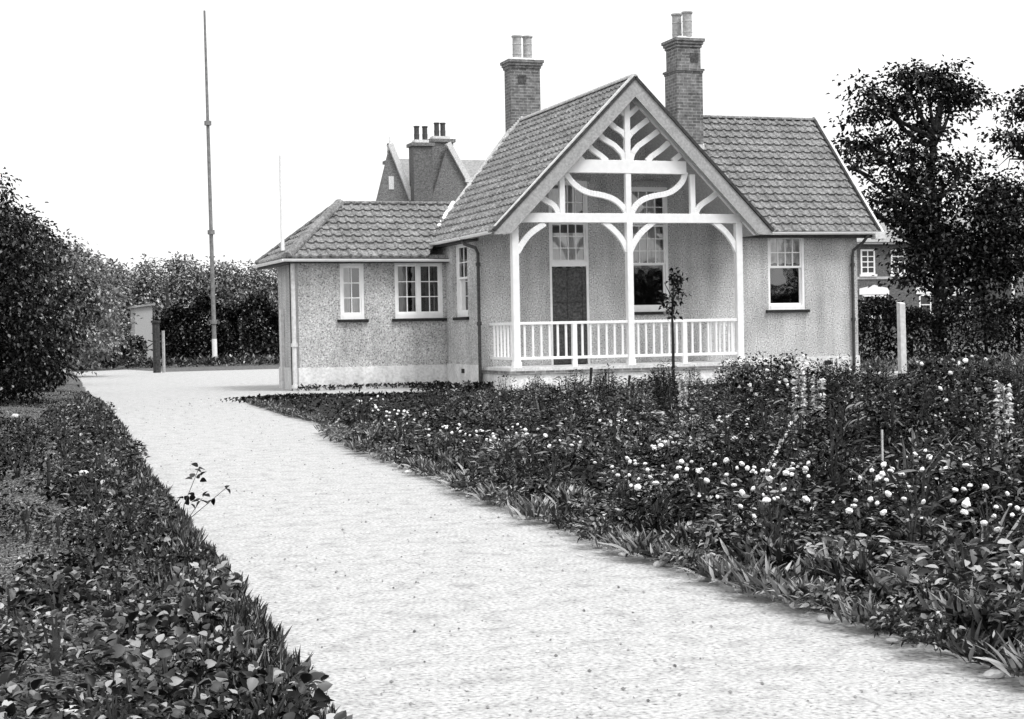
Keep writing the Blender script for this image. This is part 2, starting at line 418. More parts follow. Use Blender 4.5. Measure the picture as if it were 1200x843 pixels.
# rear cap wall of the cross wing under its back verge
mb.hexa([(10.95, 37.5, 3.3), (13.85, 39.5, 3.3), (13.75, 39.7, 3.3), (10.85, 37.7, 3.3), (10.95, 37.5, 3.62), (13.85, 39.5, 6.7), (13.75, 39.7, 6.7), (10.85, 37.7, 3.62)])
mb.hexa([(13.85, 39.3, 3.3), (17, 39.3, 3.3), (17, 39.6, 3.3), (13.85, 39.6, 3.3), (13.85, 39.3, 6.7), (16.9, 39.3, 3.6), (16.9, 39.6, 3.6), (13.85, 39.6, 6.7)])
part(mb, 'rear_wall', M['render'])
# floor inside so rooms are closed and dark
mb = MB(); mb.box(7.7, 20.1, 36.9, 38.7, .05, .1); mb.box(11.2, 20.1, 34.3, 39.2, .05, .1); part(mb, 'room_floor', M['interior'])
mb = MB(); mb.box(11.2, 20.1, 36.0, 36.05, .1, 3.5); mb.box(12.45, 16.2, 35.95, 35.99, 3.4, 4.9); mb.box(7.7, 11.1, 37.6, 37.65, .1, 3.1); mb.box(17.4, 17.45, 34.3, 36, .1, 3.5); part(mb, 'room_partition', M['interior'])
# plinth
def plinth(fr, a0, a1, z1, dd=.025):
    mb = MB(); mb.fbox(fr, a0, a1, -.05, z1, .003, dd); mb.fbox(fr, a0, a1, z1, z1+.02, .003, dd*.5); return mb
part(plinth(WINGF, 7.355, 10.875, .5), 'plinth', M['plinth']); part(plinth(WINGS, 36.6, 39.0, .5), 'plinth', M['plinth'])
part(plinth(SIDE, 33.975, 36.57, .52), 'plinth', M['plinth']); part(plinth(FRONT, 16.9, 20.405, .52), 'plinth', M['plinth'])
part(plinth(RIGHT, 34.0, 39.5, .52), 'plinth', M['plinth'])
for fr, a in ((FRONT, 19.55), (SIDE, 35.27)):
    mb = MB(); mb.fbox(fr, a-.11, a+.11, .34, .44, .02, .034); v = part(mb, 'air_brick', M['sill'])

# windows ------------------------------------------------------
def window(fr, o, spec, name='window', depth=.05, pane_mat='glass', pale_sheet=None, sillw=.08, label=None, fw=.06, sill=True):
    """spec: list of lights (a0,a1,z0,z1,cols,rows,rail) in opening fractions."""
    a0, a1, z0, z1 = o
    mb = MB(); f = fw
    mb.fbox(fr, a0, a0+f, z0, z1, -depth-.08, -depth+.03); mb.fbox(fr, a1-f, a1, z0, z1, -depth-.08, -depth+.03)
    mb.fbox(fr, a0+f, a1-f, z1-f, z1, -depth-.08, -depth+.03)
    mb.fbox(fr, a0+f, a1-f, z0, z0+.11, -depth-.08, -depth+.045)
    win = part(mb, name, M['white']); 
    if label: win['label'] = label
    for (s0, s1, t0, t1, c, r, off) in spec:
        A0, A1 = a0+f+(a1-a0-2*f)*s0, a0+f+(a1-a0-2*f)*s1
        Z0, Z1 = z0+.11+(z1-z0-.11-f)*t0, z0+.11+(z1-z0-.11-f)*t1
        sw = .04; d = -depth-off
        b = MB(); b.fbox(fr, A0, A0+sw, Z0, Z1, d-.04, d); b.fbox(fr, A1-sw, A1, Z0, Z1, d-.04, d)
        b.fbox(fr, A0+sw, A1-sw, Z0, Z0+sw+.005, d-.04, d+.002); b.fbox(fr, A0+sw, A1-sw, Z1-sw, Z1, d-.04, d+.002)
        part(b, 'sash', M['white'], win)
        if c*r > 1:
            b = MB(); ww = .011
            for i in range(1, c):
                x = A0+sw+(A1-A0-2*sw)*i/c; b.fbox(fr, x-ww, x+ww, Z0+sw, Z1-sw, d-.03, d-.004)
            for j in range(1, r):
                z = Z0+sw+(Z1-Z0-2*sw)*j/r; b.fbox(fr, A0+sw, A1-sw, z-ww, z+ww, d-.028, d-.006)
            part(b, 'glazing_bars', M['white'], win)
        b = MB(); O, u, n = fr
        P = lambda a, z: (O[0]+u[0]*a+n[0]*(d-.02), O[1]+u[1]*a+n[1]*(d-.02), z)
        b.quad(P(A0+sw, Z0+sw), P(A1-sw, Z0+sw), P(A1-sw, Z1-sw), P(A0+sw, Z1-sw))
        part(b, 'pane', M[pane_mat], win)
    for (s0, s1, t0, t1) in (pale_sheet or []):  # wavy pale sheet set behind part of the glass
        A0, A1 = a0+(a1-a0)*s0, a0+(a1-a0)*s1; Z0, Z1 = z0+(z1-z0)*t0, z0+(z1-z0)*t1
        b = MB(); K = 24; O, u, n = fr; top = []; bot = []
        for i in range(K+1):
            a = A0+(A1-A0)*i/K; dd = -depth-.19+.018*math.sin(i*1.9)+.01*math.sin(i*.7)
            top.append((O[0]+u[0]*a+n[0]*dd, O[1]+u[1]*a+n[1]*dd, Z1)); bot.append((O[0]+u[0]*a+n[0]*dd, O[1]+u[1]*a+n[1]*dd, Z0+.02*math.sin(i)))
        for i in range(K): b.quad(bot[i], bot[i+1], top[i+1], top[i])
        part(b, 'pale_sheet', M['pale_sheet'], win, normals=False)
    if sill:
        b = MB(); b.fbox(fr, a0-sillw, a1+sillw, z0-.07, z0-.004, -.05, .075); part(b, 'sill', M['sill'], win, bevel=.006)
    return win
window(WINGF, W_W1, [(0, 1, 0, 1, 2, 3, 0)], pale_sheet=[(.05, .5, 0, 1), (.62, 1, 0, .4)], label='narrow casement window of six panes')
window(WINGF, W_W2, [(0, .475, 0, 1, 2, 3, 0), (.525, 1, 0, 1, 2, 3, 0)], pale_sheet=[(.1, .32, 0, 1)], label='double casement window with twelve panes', pane_mat='dimglass')
b = MB(); b.fbox(WINGF, 10.195, 10.285, 1.62, 2.93, -.1, -.012); part(b, 'window_mullion', M['white'])
window(SIDE, W_SIDE, [(0, 1, .5, 1, 2, 2, 0), (0, 1, 0, .53, 1, 1, .045)], label='tall sash window in the side wall')
window(FRONT, W_MAIN, [(0, 1, .55, 1, 4, 2, 0), (0, 1, 0, .57, 1, 1, .045)], pale_sheet=[(0, .98, .62, 1)], label='sash window with eight small upper panes')
window(FRONT, W_PORCH_WIN, [(0, 1, .705, 1, 4, 2, 0), (0, 1, .36, .70, 4, 3, 0), (0, 1, 0, .37, 1, 1, .045)], pale_sheet=[(.0, .8, .73, .98), (0, .9, .4, .72)], label='tall arched sash window inside the porch')
# segmental heads above both porch openings
for a0, a1, z in ((12.55, 13.5, 4.62), (14.46, 15.46, 4.5)):
    mb = MB(); pts = [(a0-.06+(a1-a0+.12)*i/12, z+.06*math.sin(math.pi*i/12)+.03) for i in range(13)]
    mb.ribbon(pts, .09, 33.965, 34.02); part(mb, 'window_arch', M['barge'])
# door with glazed fanlight
a0, a1 = W_PORCH_DOOR[:2]
window(FRONT, (a0, a1, 2.70, 4.62), [(0, 1, .52, 1, 4, 2, 0), (0, 1, 0, .5, 4, 3, 0)], name='fanlight', pale_sheet=[(0, .75, .5, .97), (.05, .95, 0, .4)], label='tall many-paned fanlight above the door', sill=False)
mb = MB(); mb.fbox(FRONT, a0, a0+.06, .5, 2.7, -.13, -.02); mb.fbox(FRONT, a1-.06, a1, .5, 2.7, -.13, -.02)
part(mb, 'door_frame', M['white'])
mb = MB(); mb.fbox(FRONT, a0+.062, a1-.062, .52, 2.68, -.11, -.07); A0, A1 = a0+.062, a1-.062
for x0, x1, q0, q1 in ((A0, A0+.09, .52, 2.68), (A1-.09, A1, .52, 2.68), ((A0+A1)/2-.035, (A0+A1)/2+.035, .62, 2.6), ):
    mb.fbox(FRONT, x0, x1, q0, q1, -.07, -.05)
for q0, q1 in ((.52, .72), (1.25, 1.35), (1.93, 2.02), (2.58, 2.68)): mb.fbox(FRONT, A0+.09, (A0+A1)/2-.035, q0, q1, -.07, -.051); mb.fbox(FRONT, (A0+A1)/2+.035, A1-.09, q0, q1, -.07, -.051)
dr = part(mb, 'door', M['door'])
mb = MB(); mb.fbox(FRONT, A0+.09, (A0+A1)/2-.035, 1.9, 1.92, -.069, -.045); mb.fbox(FRONT, (A0+A1)/2+.035, A1-.09, 1.9, 1.92, -.069, -.045)
mb.tube([(A1-.05, 33.99, 1.5), (A1-.05, 34.04, 1.5)], .025); part(mb, 'handle', M['iron'], dr)

# roofs --------------------------------------------------------
def slope(name, O, u, v, L, Hh, clips, mat, course=.27, tw=.235, seed=0, parent=None):
    """tiled slope: O eave corner, u along eave, v up the slope, n outward."""
    O = np.array(O, float); u = unit(np.array(u, float)); v = unit(np.array(v, float)); n = np.cross(u, v)
    if n[2] < 0: n = -n
    rr = random.Random(seed)
    prof = [(0, .0), (.10, .028), (.22, .040), (.34, .028), (.44, .004), (.72, -.004)]
    nc = int(math.ceil(Hh/course)); nt_ = int(math.ceil(L/tw)); V = []; F = []
    for c in range(nc):
        s0 = c*course; s1 = s0+course+.02
        jx = rr.uniform(-.004, .004); k0 = len(V)
        cols = []
        for t in range(nt_):
            lift = rr.uniform(0, .010); slip = rr.uniform(-.007, .005)
            for (fx, h) in prof:
                cols.append((t*tw+fx*tw+jx, h, lift, slip))
        cols.append((nt_*tw, 0, 0, 0))
        for (a, h, lf, sp) in cols:
            P0 = O+u*a+v*(s0+sp); P1 = O+u*a+v*s1
            V += [P0+n*(h-.004), P0+n*(h+.050+lf), P1+n*(h+.010)]
        for i in range(len(cols)-1):
            k = k0+i*3; F.append((k, k+3, k+4, k+1)); F.append((k+1, k+4, k+5, k+2))
    # underlying boards
    k = len(V); Ht = nc*course
    V += [O, O+u*L, O+u*L+v*Hh, O+v*Hh, O-n*.06, O+u*L-n*.06, O+u*L+v*Hh-n*.06, O+v*Hh-n*.06]
    F += [(k, k+1, k+2, k+3), (k+4, k+7, k+6, k+5), (k, k+4, k+5, k+1), (k+1, k+5, k+6, k+2), (k+2, k+6, k+7, k+3), (k+3, k+7, k+4, k)]
    bm = bmesh.new(); vs = [bm.verts.new(tuple(p)) for p in V]
    for f in F: bm.faces.new([vs[i] for i in f])
    cl = list(clips)
    cl.append((tuple(O+v*Hh), tuple(v)))
    cl.append((tuple(O+u*L), tuple(u))); cl.append((tuple(O), tuple(-u)))
    for pc, pn in cl:
        bmesh.ops.bisect_plane(bm, geom=bm.verts[:]+bm.edges[:]+bm.faces[:], plane_co=pc, plane_no=pn, clear_outer=True)
    me = D.meshes.new(name); bm.to_mesh(me); bm.free()
    for q in me.vertices: q.co = house_inv @ q.co
    me.materials.append(mat); o = D.objects.new(name, me); COL.objects.link(o); o.parent = parent or house
    return o
RZ, EZ = 6.63, 3.36; HALF = 3.19
gl = math.hypot(HALF, RZ-EZ)
YF = 32.08
# cross wing: left and right slopes (eaves run back from the porch front)
vd = (10.72, 37.4); ve = (13.9, 39.65)      # plan line of the back verge
nb = (-(ve[1]-vd[1]), ve[0]-vd[0], 0)
slope('gable_roof_left', (13.85-HALF, YF, EZ), (0, 1, 0), (HALF, 0, RZ-EZ), 7.8, gl, [((vd[0], vd[1], 0), nb)], M['tile'], seed=1)
# right slope cut by the main roof front slope (valley)
slope('gable_roof_right', (13.85+HALF, YF, EZ), (0, 1, 0), (-HALF, 0, RZ-EZ), 7.5, gl, [], M['tile'], seed=2)
MZ = 6.48; mh = 3.03; ml = math.hypot(mh, MZ-3.45)
slope('main_roof_front', (15.2, 33.7, 3.45), (1, 0, 0), (0, mh, MZ-3.45), 5.65, ml, [((13.85+HALF, 33, EZ-.05), (-(RZ-EZ), 0, -HALF))], M['tile'], seed=3)
slope('main_roof_rear', (14.0, 39.76, 3.45), (1, 0, 0), (0, -mh, MZ-3.45), 6.85, ml, [], M['tile'], seed=4)
# left wing, hipped
wz0, wz1 = 3.03, 4.40; wy0, wy1 = 36.33, 38.25; wx0 = 7.1; hipx = 8.78
wl = math.hypot(wy1-wy0, wz1-wz0)
hn = (-(wy1-wy0), (hipx-wx0), 0)
slope('wing_roof_front', (wx0, wy0, wz0), (1, 0, 0), (0, wy1-wy0, wz1-wz0), 5.0, wl, [((wx0, wy0, 0), hn), ((13.85-HALF, 0, EZ-.02), (RZ-EZ, 0, -HALF))], M['tile'], seed=5, course=.29)
slope('wing_roof_end', (wx0, wy0, wz0), (0, 1, 0), (hipx-wx0, 0, wz1-wz0), 3.9, math.hypot(hipx-wx0, wz1-wz0), [((wx0, wy0, 0), (-hn[0], -hn[1], 0)), ((wx0, 2*wy1-wy0, 0), (hipx-wx0, wy1-wy0, 0)) if False else ((wx0, 2*wy1-wy0, 0), (-(-(wy1-wy0)), hipx-wx0, 0))], M['tile'], seed=6, course=.29)
slope('wing_roof_rear', (wx0, 2*wy1-wy0, wz0), (1, 0, 0), (0, -(wy1-wy0), wz1-wz0), 4.2, wl, [((wx0, 2*wy1-wy0, 0), (-(wy1-wy0), -(hipx-wx0), 0))], M['tile'], seed=7, course=.29)
def ridge(name, a, b, r=.085, seg=.32, mat=None, lift=.02):
    a = np.array(a, float); b = np.array(b, float); L = np.linalg.norm(b-a); k = max(1, int(L/seg)); d = (b-a)/L
    mb = MB()
    side = unit(np.cross(d, [0, 0, 1.])); up = np.cross(side, d)
    for i in range(k):
        p = a+d*(i*L/k); q = a+d*((i+1)*L/k-.012); r0, r1 = r, r*1.1; k0 = len(mb.v)
        for P, rr_ in ((p, r0), (q, r1)):
            for j in range(9):
                th = math.pi*(j/8)*1.1-.05*math.pi
                mb.v.append(tuple(P+side*math.cos(th)*rr_+up*(math.sin(th)*rr_*.8+lift)))
        for j in range(8): mb.f.append((k0+j, k0+j+1, k0+10+j, k0+9+j))
        mb.f.append(tuple(k0+j for j in range(9))); mb.f.append(tuple(k0+9+j for j in range(9)))
    return part(mb, name, mat or M['ridge'], normals=False)
ridge('ridge_tiles', (13.85, YF, RZ+.01), (13.85, 39.5, RZ+.01), r=.10)
ridge('ridge_tiles', (14.6, 36.73, MZ+.01), (20.85, 36.73, MZ+.01), r=.07, mat=M['tile'])
ridge('ridge_tiles', (hipx, wy1, wz1+.01), (11.55, wy1, wz1+.01), r=.07, mat=M['tile'])
ridge('hip_tiles', (wx0, wy0, wz0+.02), (hipx, wy1, wz1+.02), r=.12, mat=M['tile'])
ridge('hip_tiles', (wx0, 2*wy1-wy0, wz0+.02), (hipx, wy1, wz1+.02), r=.10, mat=M['tile'])
# lead and mortar strips: wing roof against gable slope, chimney flashing
mb = MB(); 
def gz(x): return EZ+(x-(13.85-HALF))*(RZ-EZ)/HALF
mb.tube([(10.66, 37.05, gz(10.66)+.11), (11.62, 38.22, gz(11.62)+.12)], .055, 6); part(mb, 'valley_fillet', M['white'])
mb = MB(); mb.tube([(vd[0], vd[1], gz(vd[0])+.05), (13.86, 39.62, RZ+.05)], .035, 6); part(mb, 'verge_fillet', M['ridge'])

# gutters and fascias
def gutter(p, q, name='gutter', r=.06, drop=0, mat='white'):
    p = np.array(p, float); q = np.array(q, float); d = unit(q-p); s = unit(np.cross(d, [0, 0, 1.])); mb = MB(); K = 10
    ring = []
    for th in [math.pi*j/K for j in range(K+1)]: ring.append((math.cos(th)*r, -math.sin(th)*r))
    for th in [math.pi*(K-j)/K for j in range(K+1)]: ring.append((math.cos(th)*(r-.008), -math.sin(th)*(r-.008)))
    k0 = len(mb.v)
    for P in (p, q):
        for a, z in ring: mb.v.append(tuple(P+s*a+np.array([0, 0, z])))
    n = len(ring)
    for j in range(n): mb.f.append((k0+j, k0+(j+1) % n, k0+n+(j+1) % n, k0+n+j))
    mb.f.append(tuple(range(k0, k0+n))); mb.f.append(tuple(range(k0+n, k0+2*n)))
    return part(mb, name, M[mat])
gutter((16.95, 33.66, 3.45), (20.95, 33.66, 3.47)); gutter((10.62, 32.35, 3.38), (10.62, 34.35, 3.38)); gutter((10.62, 34.42, 3.38), (10.62, 37.2, 3.38))
gutter((6.98, 36.25, 3.0), (11.0, 36.25, 2.98)); gutter((7.02, 36.25, 3.0), (7.02, 40.15, 3.02))
mb = MB(); mb.box(17.0, 20.85, 33.74, 33.765, 3.36, 3.46); part(mb, 'fascia', M['darkwood'])
mb = MB(); mb.box(7.08, 10.95, 36.33, 36.35, 2.9, 3.01); mb.box(7.08, 7.1, 36.36, 40.1, 2.9, 3.01); part(mb, 'fascia', M['darkwood'])
for q in ((17.0, 20.8, 33.765, 34.0, 3.34, 3.36), (7.12, 10.9, 36.35, 36.6, 2.93, 2.95), (7.12, 7.38, 36.6, 40, 2.93, 2.95), (10.68, 10.9, 34.0, 37.2, 3.28, 3.3)):
    mb = MB(); mb.box(*q); part(mb, 'soffit', M['darkwood'])
# bargeboards of the porch gable
def barge_pts(side, off=0): return [(13.85+side*(HALF+.02), EZ-.06), (13.85, RZ-.06+.0)]
mb = MB()
for sgn in (-1, 1):
    x0, z0 = 13.85+sgn*(HALF+.04), EZ-.02; x1, z1 = 13.85, RZ-.01
    t = unit(np.array([x1-x0, z1-z0])); nn = np.array([t[1], -t[0]])*(1 if sgn < 0 else -1)   # downward-inward normal
    if nn[1] > 0: nn = -nn
    wd = .265
    top0 = np.array([x0, z0]); ap = np.array([x1, z1]); bot = np.array([x1, z1+nn[1]*wd-abs(nn[0])*wd*abs(t[1]/t[0])])
    bl = np.array([x0+(-sgn)*.36, z0-.03]); tip = np.array([x0+sgn*.0, z0-.05])
    P = [tuple(top0), tuple(tip), tuple(bl), tuple(bot), tuple(ap)]
    k = len(mb.v); y0, y1 = YF-.06, YF-.02
    for y in (y0, y1):
        for p in P: mb.v.append((p[0], y, p[1]))
    n = len(P); mb.f.append(tuple(range(k, k+n))); mb.f.append(tuple(range(k+n, k+2*n)))
    for j in range(n): mb.f.append((k+j, k+(j+1) % n, k+n+(j+1) % n, k+n+j))
part(mb, 'bargeboard', M['barge'])
mb = MB()
for sgn in (-1, 1):
    mb.ribbon([(13.85+sgn*(HALF+.06), EZ+.02), (13.85, RZ+.03)], .06, YF-.09, YF+.02)
part(mb, 'verge_moulding', M['darkwood'])
mb = MB(); mb.ribbon([(13.85-HALF-.02, EZ+.09), (13.85-.02, RZ+.07)], .05, YF-.05, YF+.06); part(mb, 'verge_fillet', M['palepipe'])
# porch ceiling lining, seen from below
mb = MB()
for sgn in (-1, 1):
    P = [(13.85+sgn*(HALF-.05), EZ-.04), (13.85, RZ-.1)]
    mb.ribbon(P, .02, YF, 34.0)
part(mb, 'porch_soffit', M['barge'])
# right hand verge of main roof
mb = MB()
for dy, zt in ((0, 0),):
    pts = [(33.62, 3.42), (36.73, MZ+.08)]
    a, b_ = np.array(pts[0]), np.array(pts[1])
    for x0, x1, dz0, dz1 in ((20.84, 20.90, -.16, .05),):
        mb.hexa([(x0, a[0], a[1]+dz0), (x1, a[0], a[1]+dz0), (x1, b_[0], b_[1]+dz0), (x0, b_[0], b_[1]+dz0), (x0, a[0], a[1]+dz1), (x1, a[0], a[1]+dz1), (x1, b_[0], b_[1]+dz1), (x0, b_[0], b_[1]+dz1)])
        mb.hexa([(x0, 39.85, a[1]+dz0), (x1, 39.85, a[1]+dz0), (x1, b_[0], b_[1]+dz0), (x0, b_[0], b_[1]+dz0), (x0, 39.85, a[1]+dz1), (x1, 39.85, a[1]+dz1), (x1, b_[0], b_[1]+dz1), (x0, b_[0], b_[1]+dz1)])
mb.box(20.65, 20.92, 33.6, 33.8, 3.3, 3.44)
part(mb, 'verge_board', M['palepipe'])
mb = MB(); mb.tube([(20.80, 33.66, 3.52), (20.80, 36.73, MZ+.09)], .03, 6); part(mb, 'verge_fillet', M['darkwood'])

# chimneys -----------------------------------------------------
def chimney(x0, x1, y0, y1, zb, zt, cap, band, pots, poth, patch, label):
    mb = MB(); mb.box(x0, x1, y0, y1, zb, zt)
    if band: mb.box(x0-.03, x1+.03, y0-.03, y1+.03, zb, band-.09)
    c = part(mb, 'chimney', M['brick']); c['label'] = label
    mb = MB(); st = cap/3
    for i, e in enumerate((.03, .06, .09)): mb.box(x0-e, x1+e, y0-e, y1+e, zt-.003*i+st*i*.8, zt+st*(i+1)*.8)
    part(mb, 'chimney_cap', M['brick'], c, bevel=.01)
    if band:
        mb = MB(); mb.box(x0-.045, x1+.045, y0-.045, y1+.045, band-.10, band-.05); mb.box(x0-.07, x1+.07, y0-.07, y1+.07, band-.05, band); part(mb, 'brick_band', M['brick'], c)
    mb = MB(); zc = zt+cap*.8; mb.hexa([(x0, y0, zc), (x1, y0, zc), (x1, y1, zc), (x0, y1, zc), (x0+.1, y0+.1, zc+.07), (x1-.1, y0+.1, zc+.07), (x1-.1, y1-.1, zc+.07), (x0+.1, y1-.1, zc+.07)])
    part(mb, 'mortar_flaunching', M['palepipe'], c)
    for (px, py) in pots:
        mb = MB(); r = .115
        mb.lathe((px, py, zc+.03), [(r*.98, 0), (r, .12), (r*1.07, .14), (r*1.0, .17), (r*.98, poth*.62), (r*1.06, poth*.64), (r*.98, poth*.68), (r*.97, poth-.06), (r*1.2, poth-.03), (r*1.2, poth), (r*.8, poth), (r*.75, poth-.3)])
        part(mb, 'chimney_pot', M['pot'], c, smooth=False)
    if patch:
        mb = MB(); a, z = patch; mb.hexa([(a-.1, y0-.012, z), (a+.1, y0-.012, z), (a+.1, y0+.01, z), (a-.1, y0+.01, z), (a-.12, y0-.012, z+.22), (a+.12, y0-.012, z+.22), (a+.12, y0+.01, z+.22), (a-.12, y0+.01, z+.22)])
        part(mb, 'brick_plaque', M['door'], c)
    return c
chimney(13.56, 14.36, 39.35, 39.85, 5.2, 8.02, .27, None, [(13.83, 39.6), (14.12, 39.6)], .62, (13.87, 7.62), 'left brick chimney behind the porch gable')
chimney(16.62, 17.24, 35.85, 36.5, 4.4, 8.07, .27, 7.55, [(16.84, 36.32), (16.98, 36.02)], .64, (17.07, 7.72), 'taller right brick chimney rising from the main roof')
# stepped flashing beside chimney
mb = MB()
for i in range(7):
    x = 13.5+.05*i; mb.box(x, x+.052, 39.30, 39.34, gz(13.5)+.05+.045*i, gz(13.5)+.2+.052*i)
mb.box(13.86, 14.36, 39.28, 39.33, RZ-.2, RZ+.14); part(mb, 'chimney_flashing', M['palepipe'])
mb = MB(); mb.hexa([(17.245, 35.8, 5.6), (17.28, 35.8, 5.6), (17.28, 36.5, 6.3), (17.245, 36.5, 6.3), (17.245, 35.8, 5.72), (17.28, 35.8, 5.72), (17.28, 36.5, 6.42), (17.245, 36.5, 6.42)])
mb.box(16.6, 17.28, 35.81, 35.845, 5.5, 5.72); part(mb, 'chimney_flashing', M['palepipe'])

# porch ---------------------------------------------------------
TY = 32.3
def T(x, y): p = onY(x, y, TY); return (p[0], p[2])
def beam(name, pts, wd, d0=-.05, d1=.05, parent=None):
    mb = MB(); mb.ribbon([T(*p) for p in pts], wd, TY+d0, TY+d1); return part(mb, name, M['white'], parent, bevel=.006)
mb = MB()
zA = T(735, 256)[1]; zB = T(735, 196)[1]
mb.box(11.12, 16.42, TY-.06, TY+.06, zA-.10, zA+.10)
hx = 13.85
mb.box(12.22, 15.12, TY-.065, TY+.065, zB-.14, zB+.14)
for sgn in (-1, 1): mb.ribbon([(13.85+sgn*(HALF-.22), EZ-.02), (13.85, RZ-.30)], .13, TY-.05, TY+.05)
truss = part(mb, 'porch_truss', M['white'], bevel=.006)
kx = T(735, 196)[0]
mb = MB(); mb.box(kx-.065, kx+.065, TY-.055, TY+.055, zB+.14, T(735, 112)[1]); mb.box(kx-.065, kx+.065, TY-.055, TY+.055, zA+.1, zB-.14); part(mb, 'king_post', M['white'], truss, bevel=.006)
ribs = [[(746.9, 125.5), (741.2, 131.2), (735, 136.5)], [(759, 140.5), (747, 149.7), (739, 157), (735, 163)], [(771, 154), (759.7, 162.5), (747, 171.8), (741, 180), (738.5, 189)],
        [(783.5, 167.5), (774, 176), (764, 183), (758, 189)], [(797, 182), (788, 189)],
        [(724, 126), (730, 132.6), (735, 136.5)], [(710.6, 139.8), (720, 149.7), (728.4, 155), (734, 162)], [(699, 154.7), (707, 163), (720, 171), (728.4, 179.6), (732, 189)],
        [(687, 168), (694, 176), (704, 183), (711, 189)], [(673.5, 180.5), (683, 189)]]
for r_ in ribs: beam('rib', r_, .115, -.04, .04, truss)
def smooth(pts, k=4):
    P = np.array(pts, float); n = len(P); out = []
    for i in range(n-1):
        p0, p1, p2, p3 = P[max(0, i-1)], P[i], P[i+1], P[min(n-1, i+2)]
        for j in range(k):
            t = j/k; out.append(tuple(.5*((2*p1)+(-p0+p2)*t+(2*p0-5*p1+4*p2-p3)*t*t+(-p0+3*p1-3*p2+p3)*t**3)))
    out.append(tuple(P[-1])); return out
sb = [[(803, 202), (799, 213.5), (790, 222.7), (780, 227.5), (766, 230), (754, 234), (745, 241), (739.5, 251)],
      [(662, 202), (669.5, 213), (679.7, 221.5), (691, 226.5), (705, 229), (718, 233.5), (728, 241), (734.5, 251)],
      [(843, 224), (832.5, 232.6), (823, 239), (817.5, 245), (815, 252)], [(631, 229), (640, 235.5), (648, 240.5), (652, 246), (655, 252)]]
for r_ in sb: beam('brace', smooth(r_), .12, -.04, .04, truss)
for x in (658, 811):
    X = T(x, 230)[0]; mb = MB(); mb.box(X-.06, X+.06, TY-.05, TY+.05, zA+.1, zB-.14+(.0)); part(mb, 'strut', M['white'], truss, bevel=.006)
FZ = .5
PX = [T(604, 350)[0], T(738, 350)[0], T(866, 350)[0]]
kb = [[(638, 262), (622, 273.5), (613, 284), (606, 296)], [(707, 260), (720, 271), (729, 282), (735, 295)], [(766, 260), (752, 272), (744, 283), (738, 295)], [(836, 260), (849, 271), (858, 283), (864, 296)]]
for i, X in enumerate(PX):
    mb = MB(); wd = .075 if i != 1 else .07; mb.box(X-wd, X+wd, TY-.075, TY+.075, FZ-.06, zA-.1); mb.box(X-wd-.015, X+wd+.015, TY-.09, TY+.09, FZ-.07, FZ+.12); post = part(mb, 'porch_post', M['white'], bevel=.008)
for r_ in kb: beam('knee_brace', smooth(r_), .125, -.04, .04, truss)
# balustrade
z_t, z_b = FZ+.90, FZ+.16
mb = MB()
for a, b_ in ((PX[0]+.075, PX[1]-.07), (PX[1]+.07, PX[2]-.075)):
    mb.box(a, b_, TY-.045, TY+.045, z_t, z_t+.06); mb.box(a, b_, TY-.04, TY+.04, z_b, z_b+.06)
mb.box(PX[0]-.045, PX[0]+.045, TY+.075, 34.0, z_t, z_t+.06); mb.box(PX[0]-.04, PX[0]+.04, TY+.075, 34.0, z_b, z_b+.06)
mb.box(PX[2]-.045, PX[2]+.045, TY+.075, 34.0, z_t, z_t+.06); mb.box(PX[2]-.04, PX[2]+.04, TY+.075, 34.0, z_b, z_b+.06)
mb.box(PX[0]-.16, PX[0]-.076, TY-.045, TY+.045, z_t, z_t+.06) if False else None
bal = part(mb, 'balustrade', M['white'], bevel=.005)
for x in (673, 802):
    X = T(x, 400)[0]; mb = MB(); mb.box(X-.05, X+.05, TY-.05, TY+.05, FZ-.07, z_t-.002); part(mb, 'newel', M['white'], bal)
gaps = []
for a, b_ in ((PX[0], T(673, 400)[0]), (T(673, 400)[0], PX[1]), (PX[1], T(802, 400)[0]), (T(802, 400)[0], PX[2])):
    for i in range(1, 7):
        X = a+(b_-a)*i/7; mb = MB(); mb.box(X-.021, X+.021, TY-.02, TY+.02, z_b+.06, z_t); part(mb, 'baluster', M['white'], bal)
for X in (PX[0], PX[2]):
    for i in range(1, 7):
        Y = TY+.075+(34-TY-.075)*i/7; mb = MB(); mb.box(X-.02, X+.02, Y-.021, Y+.021, z_b+.06, z_t); part(mb, 'baluster', M['white'], bal)
# platform
mb = MB(); mb.box(10.93, 17.1, 32.12, 33.97, -.05, FZ-.14); plat = part(mb, 'porch_base', M['plinth'], bevel=.01)
mb = MB(); mb.box(10.90, 17.12, 32.08, 33.98, FZ-.14, FZ-.07)
part(mb, 'porch_brick_edge', M['brick'])
mb = MB(); mb.box(10.95, 17.05, 32.14, 33.98, FZ-.07, FZ-.0); part(mb, 'porch_floor', M['plinth'])
mb = MB(); K = 10
for i in range(K):
    a, b_ = i/K, (i+1)/K; z = lambda t: .52*math.cos(t*math.pi/2)**.8 if t < 1 else 0.0
    mb.hexa([(17.13+a*.85, 32.4, -.05), (17.13+b_*.85, 32.4, -.05), (17.13+b_*.85, 32.62, -.05), (17.13+a*.85, 32.62, -.05), (17.13+a*.85, 32.4, z(a)), (17.13+b_*.85, 32.4, z(b_)), (17.13+b_*.85, 32.62, z(b_)), (17.13+a*.85, 32.62, z(a))])
part(mb, 'step_cheek', M['plinth'])
mb = MB(); mb.box(17.13, 17.5, 32.65, 33.9, 0, .32); mb.box(17.5, 17.85, 32.65, 33.9, 0, .16); part(mb, 'porch_step', M['plinth'])
